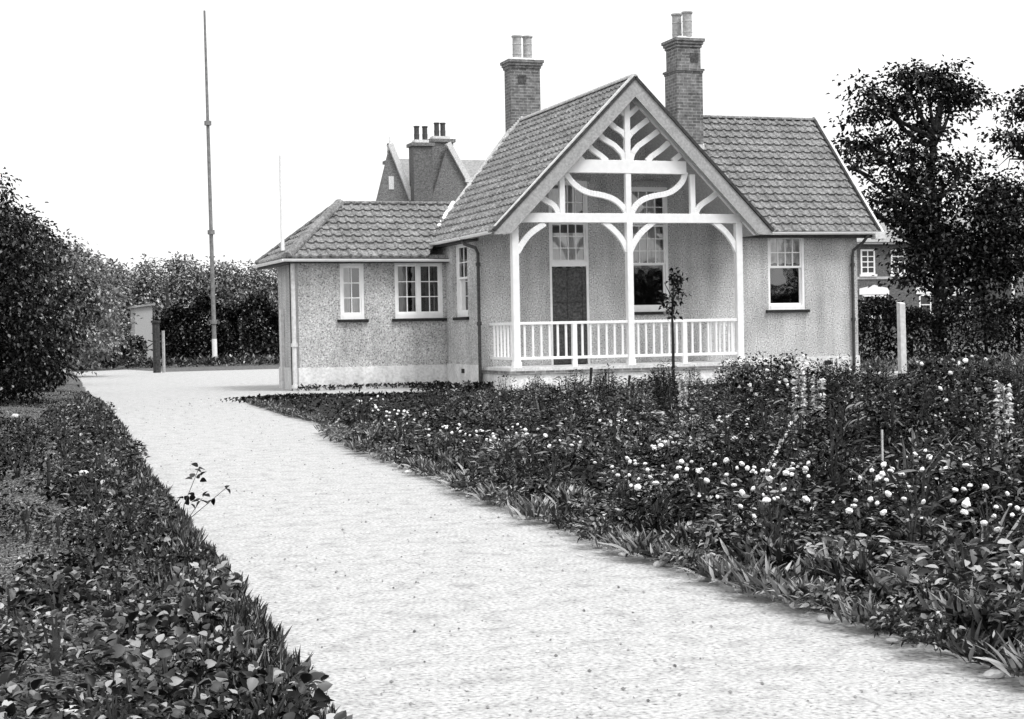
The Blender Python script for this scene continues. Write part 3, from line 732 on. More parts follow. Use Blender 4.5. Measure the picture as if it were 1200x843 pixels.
# downpipes
def pipe(pts, r, mat, name='downpipe', collars=()):
    mb = MB(); mb.tube(pts, r, 10)
    for c in collars: mb.tube([(c[0], c[1], c[2]-.04), (c[0], c[1], c[2]+.04)], r*1.5, 10)
    return part(mb, name, M[mat], smooth=False)
px = 10.85; py = 33.85
pipe([(10.62, 34.38, 3.36), (10.66, 34.3, 3.22), (10.80, 33.95, 3.12), (10.83, 33.86, 3.0), (10.83, 33.86, 0)], .036, 'iron', collars=[(10.83, 33.86, z) for z in (2.75, 1.45, .12)])
pipe([(20.5, 33.66, 3.4), (20.42, 33.8, 3.22), (20.24, 33.93, 3.05), (20.22, 33.94, 2.9), (20.22, 33.94, 0)], .036, 'iron', collars=[(20.22, 33.94, z) for z in (2.7, 1.4)])
pipe([(7.26, 36.56, 0), (7.26, 36.56, 2.93)], .052, 'palepipe', collars=[(7.26, 36.56, z) for z in (1.05, .1)])
pipe([(7.31, 37.0, 0), (7.31, 37.0, 2.93)], .045, 'iron')  # added dark tube standing in for the shadow strip beside the pale pipe
pipe([(7.03, 36.5, 3.2), (7.03, 36.5, 5.35)], .045, 'white', name='vent_pipe')
mb = MB(); mb.box(7.3, 7.375, 38.3, 38.5, 0, 1.9); part(mb, 'side_pilaster', M['palepipe'])

# ---------------------------------------------------------------- paving and post right of the house
mb = MB(); mb.box(20.6, 23.6, 34.2, 35.4, -.02, .10); tag(mb.build('path_slab', M['concrete'], bevel=.01), kind='structure')
def simple(mb, name, mat, label, cat_, group=None, **k): return tag(mb.build(name, mat, **k), label, cat_, group)
p = gp(1058, 458); pr_ = empty('wooden_post', (p[0], p[1], 0)); tag(pr_, 'square white painted post standing among the flower beds beside the house', 'post')
mb = MB(); mb.hexa([(-.062, -.062, .32), (.062, -.062, .32), (.062, .062, .32), (-.062, .062, .32), (-.075, -.06, 1.66), (.045, -.06, 1.66), (.045, .06, 1.68), (-.075, .06, 1.68)]); mb.build('painted_shaft', M['palepipe'], pr_, bevel=.006)
mb = MB(); mb.box(-.066, .066, -.066, .066, -.05, .325); mb.build('tarred_foot', M['sill'], pr_)

# gate post, gate and shed on the left
p = gp(184, 437); gpz = empty('gate_post', (p[0], p[1], 0)); tag(gpz, 'dark timber gate post with a cap at the far bend of the drive', 'gate post')
mb = MB(); mb.tube([(0, 0, -.05), (0, 0, 1.85)], .14, 8); mb.build('post', M['bark'], gpz); mb = MB(); mb.tube([(0, 0, 1.85), (0, 0, 1.93)], .19, 8); mb.build('cap', M['bark'], gpz)
mb = MB(); mb.tube([(.26, .05, 0), (.26, .05, 1.55)], .06, 6); mb.build('stay', M['barge'], gpz)
ct = empty('shed', (9.7, 90, 0)); tag(ct, 'small pale shed half hidden beyond the gate post', 'shed')
mb = MB(); mb.box(-.55, .4, 0, 2.2, 0, 3.0); mb.build('wall', M['barge'], ct)
mb = MB(); mb.hexa([(-.7, -.15, 2.95), (.55, -.15, 3.1), (.55, 2.3, 3.1), (-.7, 2.3, 2.95), (-.7, -.15, 3.05), (.55, -.15, 3.2), (.55, 2.3, 3.2), (-.7, 2.3, 3.05)]); mb.build('roof', M['slate'], ct)
pp = empty('telegraph_pole', (9.95, 82, 0)); tag(pp, 'thin dark pole beside the pale shed in front of the far trees', 'pole')
mb = MB(); mb.tube([(0, 0, 0), (0, 0, 3.9)], .07, 7); mb.build('shaft', M['bark'], pp)
# mast
ms = empty('radio_mast', (11.42, 76.5, 0)); tag(ms, 'very tall slender timber mast with collars and a white foot before the hedge', 'mast')
def mt_(z0, z1, r0, r1, name, mat):
    mb = MB(); f = lambda z: (-.008*z, 0, z); mb.tube([f(z0), f((z0+z1)/2), f(z1)], [r0, (r0+r1)/2, r1], 10); return mb.build(name, mat, ms)
mt_(-.05, 1.2, .12, .12, 'white_foot', M['white']); mt_(1.2, 6.2, .105, .095, 'lower_section', M['mastwood']); mt_(6.2, 11.3, .09, .08, 'middle_section', M['mastwood']); mt_(11.3, 16.55, .075, .05, 'top_section', M['mastwood'])
for z in (2.0, 6.2, 11.3): mt_(z-.10, z+.10, .17, .17, 'collar', M['mastwood'])

# ---------------------------------------------------------------- distant buildings
def far_window(frx, frz, w_, h_, y, parent, ox, cols=2, rows=4):
    mb = MB(); x0, x1, z0, z1 = frx, frx+w_, frz, frz+h_; t = .12
    mb.box(x0-ox, x0+t-ox, y-.06, y, z0, z1); mb.box(x1-t-ox, x1-ox, y-.06, y, z0, z1); mb.box(x0+t-ox, x1-t-ox, y-.06, y, z1-t, z1); mb.box(x0+t-ox, x1-t-ox, y-.06, y, z0, z0+t)
    mb.box((x0+x1)/2-.04-ox, (x0+x1)/2+.04-ox, y-.05, y, z0+t, z1-t)
    for j in range(1, rows):
        z = z0+t+(z1-z0-2*t)*j/rows; mb.box(x0+t-ox, x1-t-ox, y-.048, y-.004, z-.035, z+.035)
    o = mb.build('window', M['white'], parent)
    mb = MB(); mb.quad((x0+t-ox, y-.02, z0+t), (x1-t-ox, y-.02, z0+t), (x1-t-ox, y-.02, z1-t), (x0+t-ox, y-.02, z1-t)); mb.build('pane', M['iron'], o)
    mb = MB(); mb.box(x0-.12-ox, x1+.12-ox, y-.14, y-.0, z0-.16, z0-.004); mb.build('sill', M['white'], o)
    return o
bx, by = 66, 100
hb = empty('brick_building', (bx, by, 0)); tag(hb, 'two storey dark brick building with white sash windows seen past the house behind the tree', 'building')
mb = MB(); mb.box(54-bx, 84-bx, 0, 9, 0, 7.1); mb.build('wall', M['farbrick'], hb)
mb = MB(); mb.box(70.6-bx, 76-bx, -3.4, -.002, 0, 7.4); mb.quad((70.6-bx, -3.4, 7.4), (76-bx, -3.4, 7.4), (73.3-bx, -3.4, 10.2)); mb.build('gable_wall', M['brick'], hb)
mb = MB(); mb.hexa([(53.4-bx, -.6, 7.1), (84.6-bx, -.6, 7.1), (84.6-bx, 9.6, 7.1), (53.4-bx, 9.6, 7.1), (56-bx, 4.4, 9.6), (82-bx, 4.4, 9.6), (82-bx, 4.6, 9.6), (56-bx, 4.6, 9.6)]); mb.build('roof', M['slate'], hb)
mb = MB()
for s in (-1, 1): mb.ribbon([(73.3-bx+s*3.1, 6.95), (73.3-bx, 10.3)], .4, -3.7, 4)
mb.build('gable_roof', M['slate'], hb)
mb = MB()
for s in (-1, 1): mb.ribbon([(73.3-bx+s*3.1, 6.85), (73.3-bx, 10.15)], .35, -3.85, -3.7)
mb.build('gable_board', M['white'], hb)
mb = MB(); mb.box(54-bx, 70.5-bx, -.06, 0, 4.5, 4.68); mb.build('string_course', M['concrete'], hb)
mb = MB(); mb.box(54-bx, 70.5-bx, -.5, -.3, 6.95, 7.1); mb.build('gutter', M['concrete'], hb)
for xx in (57.2, 60.2, 62.65, 65.3, 67.8): far_window(xx, 4.85, 1.15, 1.75, 0, hb, bx)
for xx in (56.6, 60.3, 64.9, 67.3):
    far_window(xx, 1.9, 1.9, 1.5, 0, hb, bx, rows=2)
    mb = MB(); mb.quad((xx-.25-bx, -.08, 3.42), (xx+2.15-bx, -.08, 3.42), (xx+2.15-bx, -.08, 3.85), (xx+.95-bx, -.08, 4.1), (xx-.25-bx, -.08, 3.85)); mb.box(xx-.25-bx, xx+2.15-bx, -.079, 0, 3.42, 3.84); mb.build('lintel', M['white'], hb)
for xx in (72.2,): far_window(xx, 2.2, 1.9, 1.7, -3.4, hb, bx, rows=2); far_window(xx, 5.0, 1.6, 1.7, -3.4, hb, bx)
mb = MB(); mb.tube([(70.3-bx, -3.5, 0), (70.3-bx, -3.5, 7)], .12, 8); mb.build('downpipe', M['white'], hb)
# tall gabled institution beyond the left wing
ix, iy = 34, 120
inst = empty('gabled_hospital', (ix, iy, 0)); tag(inst, 'tall gabled brick building with clustered chimneys rising behind the low hipped wing', 'building')
mb = MB(); mb.box(30.5-ix, 50-ix, 0, 10, 0, 11.2); mb.build('wall', M['brick'], inst)
mb = MB(); mb.hexa([(30.45-ix, -.02, 11.1), (33.1-ix, -.02, 11.1), (33.1-ix, .9, 11.1), (30.45-ix, .9, 11.1), (31.5-ix, -.02, 15.5), (31.56-ix, -.02, 15.5), (31.56-ix, .3, 15.5), (31.5-ix, .3, 15.5)])
mb.hexa([(34.6-ix, -.02, 11.1), (38.4-ix, -.02, 11.1), (38.4-ix, .3, 11.1), (34.6-ix, .3, 11.1), (36.1-ix, -.02, 15.8), (36.2-ix, -.02, 15.8), (36.2-ix, .3, 15.8), (36.1-ix, .3, 15.8)]); mb.build('gable', M['brick'], inst)
mb = MB(); mb.hexa([(32.6-ix, .3, 11.2), (50-ix, .3, 11.2), (50-ix, 9.7, 11.2), (32.6-ix, 9.7, 11.2), (33.0-ix, 4.9, 15.2), (50-ix, 4.9, 15.2), (50-ix, 5.1, 15.2), (33.0-ix, 5.1, 15.2)]); mb.build('roof', M['slate'], inst)
for a_ in ([(31.5-ix, 15.75), (33.15-ix, 11.5)], [(36.1-ix, 15.9), (37.65-ix, 13.1)]):
    mb = MB(); mb.ribbon(a_, .4, -.3, .3); mb.build('coping', M['stone'], inst)
for a_ in ((33.0, 33.5, 11.2, 11.6), (37.4, 38, 12.9, 13.3)):
    mb = MB(); mb.box(a_[0]-ix, a_[1]-ix, -.32, .3, a_[2], a_[3]); mb.build('kneeler', M['stone'], inst)
mb = MB(); mb.tube([(31.52-ix, 0, 15.7), (31.52-ix, 0, 16.3)], [.09, .03], 6); mb.build('finial', M['stone'], inst)
mb = MB(); mb.box(31.35-ix, 31.75-ix, -.08, -.02, 12.3, 13.3); mb.build('loop_window', M['stone'], inst)
for (x0, x1, y0, zt, pots) in ((33.0, 34.5, -1.3, 15.75, (33.45, 34.1)), (34.98, 36.75, .6, 16.3, (35.6, 36.1)), (32.2, 32.7, 3.0, 14.9, (32.45,))):
    mb = MB(); mb.box(x0-ix, x1-ix, y0, y0+1.3, 11, zt-.25); c = mb.build('chimney', M['brick' if x0 > 34.9 else 'farbrick'], inst)
    mb = MB(); mb.box(x0-.15-ix, x1+.15-ix, y0-.15, y0+1.45, zt-.25, zt); mb.build('chimney_cap', M['brick'], c)
    mb = MB(); mb.box(x0+.2-ix, x1-.2-ix, y0+.2, y0+1.1, zt, zt+.25); mb.build('mortar_cap', M['stone'], c)
    for q in pots:
        mb = MB(); mb.lathe((q-ix, y0+.6, zt+.2), [(.2, 0), (.22, .5), (.2, .55), (.2, 1.0), (.24, 1.05), (.24, 1.12), (.12, 1.12)], 10); mb.build('chimney_pot', M['door'], c)

# ---------------------------------------------------------------- trees
def blobrow(spec): return [(dx, dy, z, rx, ry, rz) for dx, dy, z, rx, ry, rz in spec]
big = tree_like('broadleaf_tree', (30.6, 46), [(-.3, 0, 9.0, 1.5, 1.3, .9), (.9, .3, 8.6, 1.3, 1.3, .8), (-1.8, .2, 8.3, 1.3, 1.2, .8), (-2.7, 0, 7.2, 1.0, 1.1, .9), (-1.2, 0, 6.8, 1.3, 1.2, .9), (1.0, 0, 6.3, 1.0, 1.1, .7),
     (-2.1, 0, 5.5, 1.2, 1.2, 1.0), (.0, .3, 5.0, 1.3, 1.2, .9), (1.8, 0, 4.9, 1.4, 1.2, 1.1), (-.7, 0, 3.9, .9, 1.2, .9), (.9, 0, 3.6, 1.5, 1.2, 1.0), (2.1, 0, 3.6, 1.1, 1.1, .9), (-.1, 0, 2.6, .9, 1.1, .7), (-3.2, 0, 6.4, .6, .6, .4), (-2.4, 0, 4.9, .6, .8, .45), (.6, .2, 4.3, 1.2, 1, .7), (-1.0, 0, 3.1, .7, .8, .6), (2.9, 0, 4.4, 1.0, 1.0, .8), (3.0, 0, 3.0, .9, .9, .6), (-.6, .2, 5.9, 1.2, 1.2, .7), (1.6, 0, 2.6, 1.2, 1, .8), (-1.2, 0, 4.7, .9, 1, .6), (-2.6, 0, 8.9, .5, .6, .4), (-.1, .2, 7.7, .9, .9, .5), (.4, 0, 9.5, .6, .7, .3), (-1.2, 0, 9.3, .6, .6, .35)],
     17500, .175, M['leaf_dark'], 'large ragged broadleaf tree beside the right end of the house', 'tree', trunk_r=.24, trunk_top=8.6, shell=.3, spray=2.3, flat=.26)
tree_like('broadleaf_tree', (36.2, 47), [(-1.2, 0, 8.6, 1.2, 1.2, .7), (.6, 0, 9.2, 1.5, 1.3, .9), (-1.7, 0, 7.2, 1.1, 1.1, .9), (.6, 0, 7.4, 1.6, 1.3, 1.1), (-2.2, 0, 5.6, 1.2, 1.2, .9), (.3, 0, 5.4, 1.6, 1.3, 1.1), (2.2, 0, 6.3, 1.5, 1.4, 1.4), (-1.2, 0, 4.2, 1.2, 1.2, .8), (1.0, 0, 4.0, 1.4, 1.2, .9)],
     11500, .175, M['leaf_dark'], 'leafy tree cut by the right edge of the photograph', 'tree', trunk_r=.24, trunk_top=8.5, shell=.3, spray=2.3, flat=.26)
# hedges
def hedge(name, x0, x1, yc, depth, h, n, leaf, mat, label, group=None):
    root = empty(name, ((x0+x1)/2, yc, 0)); tag(root, label, 'hedge', group)
    L = x1-x0
    n = int(n*1.7); leaf *= .85; u = rg.random((n, 3)); P = np.empty((n, 3)); P[:, 0] = (u[:, 0]-.5)*L
    top = h*(.90+.10*np.sin(P[:, 0]*1.7+1)+.08*np.sin(P[:, 0]*4.1)+rg.normal(0, .03, n))
    face = rg.random(n)
    P[:, 1] = np.where(face < .5, -depth/2+np.abs(rg.normal(0, .25, n)), (u[:, 1]-.5)*depth); P[:, 2] = np.where(face < .5, u[:, 2]*top, top-np.abs(rg.normal(0, .2, n)))
    P[:, 2] = np.maximum(P[:, 2], .05)
    P[:, 1] += .35*np.sin(P[:, 0]*2.3)*np.sin(P[:, 2]*2.+P[:, 0])
    sz = leaf*rg.uniform(.6, 1.3, n); V, F = leaves(P, rdir(n, -.1)+np.array([0, -.5, 0]), sz, sz*.6); rawmesh('foliage', V, F, mat, root)
    mb = MB(); k = int(L/1.2)
    for i in range(k):
        x = -L/2+(i+.5)*L/k; mb.tube([(x, 0, -.05), (x+rnd.uniform(-.2, .2), rnd.uniform(-.2, .2), h*.85)], [.07, .03], 6)
    mb.build('stems', M['bark'], root)
    # woody inside of the hedge
    mb = MB(); q = 14
    for i in range(int(L/.8)):
        for j in range(q):
            x = -L/2+rnd.random()*L; z = rnd.random()*h*.85; z *= .75; mb.tube([(x, rnd.uniform(-.3, .3), z), (x+rnd.uniform(-.8, .8), rnd.uniform(-.3, .3), z+rnd.uniform(.1, .5))], .03, 4)
    mb.build('twigs', M['bark'], root)
    return root
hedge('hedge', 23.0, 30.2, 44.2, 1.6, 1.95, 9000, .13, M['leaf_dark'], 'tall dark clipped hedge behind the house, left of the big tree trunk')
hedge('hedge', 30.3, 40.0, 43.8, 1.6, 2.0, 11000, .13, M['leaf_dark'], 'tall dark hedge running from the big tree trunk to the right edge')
hedge('hedge', 9.2, 13.0, 80, 2.4, 3.0, 5500, .22, M['leaf_dark'], 'dark overgrown hedge behind the mast at the bend of the drive')
hedge('hedge', 13.0, 20.5, 79, 2.4, 3.05, 7000, .22, M['leaf_dark'], 'dark hedge between the mast and the hipped wing')
hedge('hedge', 4.3, 9.0, 84, 1.6, 1.5, 3200, .2, M['leaf_mid'], 'low tangled hedge left of the gate post')
# shrubbery at left beside the drive
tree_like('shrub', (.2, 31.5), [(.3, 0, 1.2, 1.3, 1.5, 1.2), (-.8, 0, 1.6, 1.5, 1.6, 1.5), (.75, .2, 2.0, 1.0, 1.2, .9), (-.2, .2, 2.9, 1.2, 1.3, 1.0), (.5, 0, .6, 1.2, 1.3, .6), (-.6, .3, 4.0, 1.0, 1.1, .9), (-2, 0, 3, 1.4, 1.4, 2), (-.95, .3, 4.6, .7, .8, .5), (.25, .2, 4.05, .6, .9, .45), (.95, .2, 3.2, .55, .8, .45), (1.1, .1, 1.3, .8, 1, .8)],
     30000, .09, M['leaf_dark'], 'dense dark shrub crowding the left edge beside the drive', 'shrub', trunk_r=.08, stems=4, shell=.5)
tree_like('shrub', (1.55, 38.5), [(-.2, 0, 3.9, .5, .6, .4), (0, 0, 1.0, .9, 1.3, 1.0), (-.3, .2, 2.2, 1.0, 1.3, 1.0), (-.9, .3, 3.4, 1.2, 1.3, 1.0), (-.4, 0, .6, 1.2, 1.3, .6)],
     22000, .095, M['leaf_mid'], 'rounded leafy shrub just behind the darkest one by the drive', 'shrub', trunk_r=.08, stems=4, shell=.5)
tree_like('bushy_tree', (1.7, 47), [(-.6, 0, 4.2, 1.5, 1.5, .9), (.2, 0, 3.2, 1.5, 1.5, 1.1), (.7, 0, 2.0, 1.2, 1.4, 1.2), (-.5, 0, 1.5, 1.6, 1.5, 1.3), (-1.8, 0, 4.9, 1.2, 1.3, .9)],
     20000, .13, M['leaf_mid'], 'bushy tree whose top slopes down toward the drive', 'tree', 'trees sloping down on the left', trunk_r=.14, shell=.45)
tree_like('bushy_tree', (3.0, 57), [(-.9, 0, 4.2, 1.5, 1.6, 1.1), (.4, 0, 3.2, 1.6, 1.6, 1.2), (.4, 0, 1.6, 1.6, 1.5, 1.4), (1.3, 0, 2.4, 1.0, 1.2, .9)],
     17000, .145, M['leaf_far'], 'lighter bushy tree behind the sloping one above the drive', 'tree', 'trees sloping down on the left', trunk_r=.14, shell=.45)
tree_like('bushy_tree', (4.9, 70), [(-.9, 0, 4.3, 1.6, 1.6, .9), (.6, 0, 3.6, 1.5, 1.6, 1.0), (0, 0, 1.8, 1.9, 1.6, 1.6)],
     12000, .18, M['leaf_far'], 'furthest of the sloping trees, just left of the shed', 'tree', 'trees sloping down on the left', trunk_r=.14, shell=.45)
fx = [(8.2, 5.7, 'first far tree, rising behind the shed'), (10.3, 5.9, 'far tree between the shed and the mast'), (12.6, 5.8, 'far tree right behind the tall mast'), (14.8, 5.3, 'far tree just right of the tall mast'), (17.0, 5.3, 'far tree left of the hipped wing'), (19.2, 5.4, 'far tree touching the eaves of the hipped wing'), (21.5, 5.2, 'far tree mostly hidden behind the hipped wing')]
for i, (x, h, lb) in enumerate(fx):
    h += rnd.uniform(-.35, .45); bl = [(rnd.uniform(-.8, .8), 0, h-.35, .6, .7, .45), (0, 0, h-1.0, 1.3+.2*rnd.random(), 1.3, .9), (-.9, 0, h-1.7, 1.2, 1.3, 1.0), (.9, 0, h-1.6, 1.2, 1.3, 1.0), (0, 0, h*.42, 1.9, 1.5, 1.8), (.3*rnd.uniform(-1, 1), 0, 1.0, 1.7, 1.3, 1.0)]
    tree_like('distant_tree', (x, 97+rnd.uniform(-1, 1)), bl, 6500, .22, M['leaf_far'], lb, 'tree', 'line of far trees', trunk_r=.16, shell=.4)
# trees across the drive behind the photographer, mirrored in the panes
for i, (x, y, s) in enumerate(((40.3, -2, .9), (36.4, -1, .33), (30.5, -1, .52))):
    tree_like('garden_tree', (x, y), [(0, 0, 3.6*s, 2.2, 2.0, 2.2*s), (1.0, 0, 6.3*s, 1.8, 1.8, 1.5*s), (-1.0, .5, 5.4*s, 1.5, 1.5, 1.3*s)], 3200, .36, M['leaf_dark'],
              ['dark tree mirrored at the right of the lower pane beside the downpipe', 'dark tree mirrored low in the eight-paned sash window', 'dark tree mirrored in the tall porch window'][i], 'tree', trunk_r=.22, shell=.4)

# ---------------------------------------------------------------- small plants
def soft_plant(name, n, h, r, ln, wd, mat, stems=6, up=.3, detail=True, low=.1):
    """bushy herbaceous plant"""
    root = empty(name)
    th = rg.random(n)*2*math.pi; q = rg.random(n)**.5*r; z = low*h+(1-low)*h*rg.random(n)*(1-.45*(q/r)**2)
    P = np.stack([q*np.cos(th), q*np.sin(th), z], 1)
    d = np.stack([np.cos(th), np.sin(th), rg.normal(up, .4, n)], 1)+rg.normal(0, .4, (n, 3))
    L = ln*rg.uniform(.55, 1.25, n); V, F = leaves(P, d, L, wd/ln*L, detail=detail); rawmesh('foliage', V, F, mat, root)
    mb = MB()
    for i in range(stems):
        a = rnd.uniform(0, 6.28); rr_ = r*.6*rnd.random(); mb.tube([(0, 0, 0), (rr_*.4*math.cos(a), rr_*.4*math.sin(a), h*.5), (rr_*math.cos(a), rr_*math.sin(a), h*.9)], [.008, .006, .003], 4)
    mb.build('stems', M['bark'], root, normals=False)
    return root
BLM = []
def blossom(root, x, y, z, r):
    if not BLM:
        for q in range(3):
            bm = bmesh.new(); bmesh.ops.create_icosphere(bm, subdivisions=2, radius=1)
            for v in bm.verts:
                a = math.atan2(v.co.y, v.co.x); v.co *= rnd.uniform(.82, 1.05)*(1+.1*math.cos(5*a+q)); v.co.z *= .7
            me = D.meshes.new('blossom'); bm.to_mesh(me); bm.free(); me.materials.append(M['petal']); BLM.append(me)
    o = D.objects.new('blossom', rnd.choice(BLM)); COL.objects.link(o); o.parent = root
    o.location = (x, y, z); o.scale = (r, r, r); o.rotation_euler = (rnd.uniform(.2, 1.2), rnd.uniform(-.4, .4), rnd.uniform(0, 6))
    return o
def rosette(name, n, ln, wd, mat, tilt=(.4, 1.4)):
    root = empty(name)
    th = rg.random(n)*2*math.pi; P = np.stack([.02*np.cos(th), .02*np.sin(th), np.full(n, .01)], 1)+rg.normal(0, .05, (n, 3))*[1, 1, .1]
    up = rg.uniform(*tilt, n); d = np.stack([np.cos(th), np.sin(th), up], 1); L = ln*rg.uniform(.7, 1.2, n)
    V, F = leaves(P, d, L, L*wd/ln, cup=.2, droop=.35, detail=True); V[:, 2] = np.maximum(V[:, 2], .005); rawmesh('leaves', V, F, mat, root)
    return root
def place(proto, used, x, y, s, label, cat_, group, z=.05, sx=1.0):
    o = proto if not used.get(proto.name) else copy_tree(proto)
    used[proto.name] = used.get(proto.name, 0)+1
    o.location = (x, y, z); o.rotation_euler = (0, 0, rnd.uniform(0, 6.28)); o.scale = (s*sx, s*sx, s)
    return tag(o, label, cat_, group)
used = {}
ros = [rosette('border_plant', n, .12, .019, mt, (.4, 3.0)) for n, mt in ((110, M['leaf_pale']), (90, M['leaf_mid']), (130, M['leaf_pale']))]
big_ros = [soft_plant('border_plant', 220, .17, .13, .038, .02, M['leaf_mid'], 3), soft_plant('border_plant', 200, .15, .14, .045, .016, M['leaf_pale'], 3)]
lowp = [soft_plant('leafy_plant', 330, .34, .24, .055, .018, M['leaf_mid']), soft_plant('leafy_plant', 280, .44, .2, .08, .014, M['leaf_dark']), soft_plant('leafy_plant', 230, .28, .24, .06, .028, M['leaf_pale'])]
tall = [soft_plant('tall_perennial', 460, .78, .2, .075, .016, M['leaf_dark'], 4), soft_plant('tall_perennial', 480, .68, .26, .05, .022, M['leaf_mid'], 4)]
flow = []
for k in range(3):
    f = soft_plant('white_flowering_plant', 260, .26, .2, .048, .018, M['leaf_mid' if k else 'leaf_dark'])
    for j in range((7, 10, 5)[k]): blossom(f, rnd.gauss(0, .13), rnd.gauss(0, .13), rnd.uniform(.2, .32), rnd.uniform(.009, .021))
    flow.append(f)
bushes = []
for k in range(2):
    f = soft_plant('rose_bush', 1100, .95, .5, .055, .036, M['leaf_dark'], 12, low=.05)
    for j in range((20, 4)[k]): a_ = rnd.uniform(0, 6.28); q_ = rnd.uniform(.15, .5); blossom(f, q_*math.cos(a_), q_*math.sin(a_), rnd.uniform(.35, .98-.5*q_*q_), rnd.uniform(.02, .036))
    bushes.append(f)
# border plants along the edge of the drive
def topx(x, y):
    d = np.array([x, y, 0])-ORG; z = d@Fv; return 600+FPX*(d@R2)/z
ZN = [(430, 'at the left tip'), (575, 'below the side wall'), (670, 'below the porch door'), (740, 'below the middle post'), (865, 'below the right balustrade'),
      (950, 'below the main window'), (1040, 'below the corner downpipe'), (1120, 'below the white post'), (9999, 'toward the right edge')]
def zone(x, y):
    p = topx(x, y); dx = x-interp(PR, y)
    return ('next to the border' if dx < 1.2 and y < 24 else 'in the near bed' if y < 9 else 'in mid bed' if y < 15 else 'in the far bed' if y < 22 else 'near the house'), next(t for l, t in ZN if p < l)
RL = dict(zip([o.name for o in ros+big_ros], ('pale rosette of upright leaves', 'sparse mid grey rosette', 'full pale rosette', 'small round leaved clump', 'pale small leaved clump')))
y = 3.4; k = 0
while y < 30.0:
    x = interp(PR, y)
    pr2 = rnd.choice(ros+big_ros) if y < 12 else rnd.choice(ros+big_ros+big_ros)
    s = rnd.uniform(.8, 1.15) if y < 21 else rnd.uniform(.5, .8)
    place(pr2, used, x+.045+rnd.uniform(-.05, .05), y, s, '%s in the border row, %s' % (RL[pr2.name], zone(x+.1, y)[1]), 'border plant', 'low clumps edging the drive', z=.03)
    y += .22+.012*y*rnd.uniform(.5, 1); k += 1
y = 3.5
while y < 22:
    x = interp(PR, y)
    pr2 = rnd.choice(ros+big_ros); place(pr2, used, x+.36+rnd.uniform(-.06, .08), y, rnd.uniform(.8, 1.2), '%s in the row behind the border row, %s' % (RL[pr2.name], zone(x+.3, y)[1]), 'border plant', 'second row of low clumps', z=.06)
    y += .26+.02*y*rnd.uniform(.5, 1)
# interior planting
LOOK = {'leafy_plant': 'bushy plant with broad mixed leaves', 'leafy_plant.001': 'bushy plant with narrow black leaves', 'leafy_plant.002': 'bushy plant with pale broad leaves',
        'tall_perennial': 'tall perennial with narrow dark leaves', 'tall_perennial.001': 'tall perennial with small mixed leaves'}
y = 4.6
while y < 30.4:
    step = .33+.0165*y
    x = interp(PR, y)+.52
    lim = min(23.0, y*.77+.5)
    while x < lim:
        xx, yy = x+rnd.uniform(-.12, .12), y+rnd.uniform(-.1, .1)
        dx = xx-interp(PR, yy); q = rnd.random(); scale = (.5+.5*min(1, dx/1.6))*rnd.choice((.6, .85, 1.1, 1.3))
        pxx = topx(xx, yy)
        cap = 1.0
        if yy > 22.5:                       # the far left corner of the bed is nearly bare
            cap = .22 if pxx < 400 else .36 if pxx < 520 else .5 if pxx < 620 else .8
            if yy > 26: cap = min(cap, .3 if pxx < 600 else .62)
        zz, zl = zone(xx, yy)
        blob = math.sin(xx*1.7+yy*.6)+math.sin(yy*1.1-xx*.8)      # drifts of one kind
        if cap > .45 and ((dx < 1.6 and q < (.45 if yy < 14 else .22)) or q < (.15 if yy < 14 else .05)):
            place(rnd.choice(flow), used, xx, yy, min(cap+.2, rnd.uniform(.85, 1.2)), 'white blossomed plant %s, %s' % (zz, zl), 'flowering plant', 'white flowering plants', z=.07)
        elif (q < .62 if blob > .1 else q < .25) and dx > .9 and cap > .6:
            pr3 = rnd.choice(tall); place(pr3, used, xx, yy, min(cap, scale*rnd.uniform(.7, 1.15)), '%s %s, %s' % (LOOK.get(pr3.name.replace('.002x', ''), 'tall perennial'), zz, zl), 'perennial', 'tall perennials in the bed', z=.06)
        else:
            pr3 = lowp[1] if blob > .6 else lowp[2] if blob < -.8 else lowp[0]
            if rnd.random() < .3: pr3 = rnd.choice(lowp)
            place(pr3, used, xx, yy, min(cap*1.05, scale*rnd.uniform(.8, 1.3)), '%s %s, %s' % (LOOK[pr3.name], zz, zl), 'leafy plant', 'leafy plants filling the bed', z=.05, sx=1.25)
        x += step*rnd.uniform(.85, 1.2)*(1.25 if yy > 15 else 1)
    y += step*rnd.uniform(.85, 1.1)
# named bushes
def at(px_, py_): p = gp(px_, py_); return p[0], p[1]
for (px_, py_, s, lb) in ((905, 500, .95, 'dark rose bush with white blooms standing in front of the main sash window'), (1010, 490, .75, 'dark leafy bush left of the white post'), (1125, 530, 1.0, 'large black-leaved bush right of the white post'),
                          (860, 470, .75, 'blossoming bush below the right end of the balustrade'), (965, 470, .7, 'rose bush under the corner downpipe'), (1165, 640, .5, 'dark bush at the right edge among pale leaves'), (770, 475, .6, 'blossoming bush at the foot of the young sapling'), (930, 480, .9, 'broad dark bush directly under the main window sill'), (1150, 480, .85, 'dark bush behind the large black-leaved one at the right'), (1100, 500, .9, 'dark bush close beside the white post'), (880, 480, .85, 'dense bush rising to the right end of the balustrade'), (1075, 560, .8, 'dark bush behind the arching pale blades'), (1090, 480, .8, 'dark bush hiding the end of the concrete slab')):
    x, y = at(px_, py_); place(bushes[0] if 'blo' in lb or 'rose' in lb else bushes[1], used, x, y, s, lb, 'bush', None, z=.05)
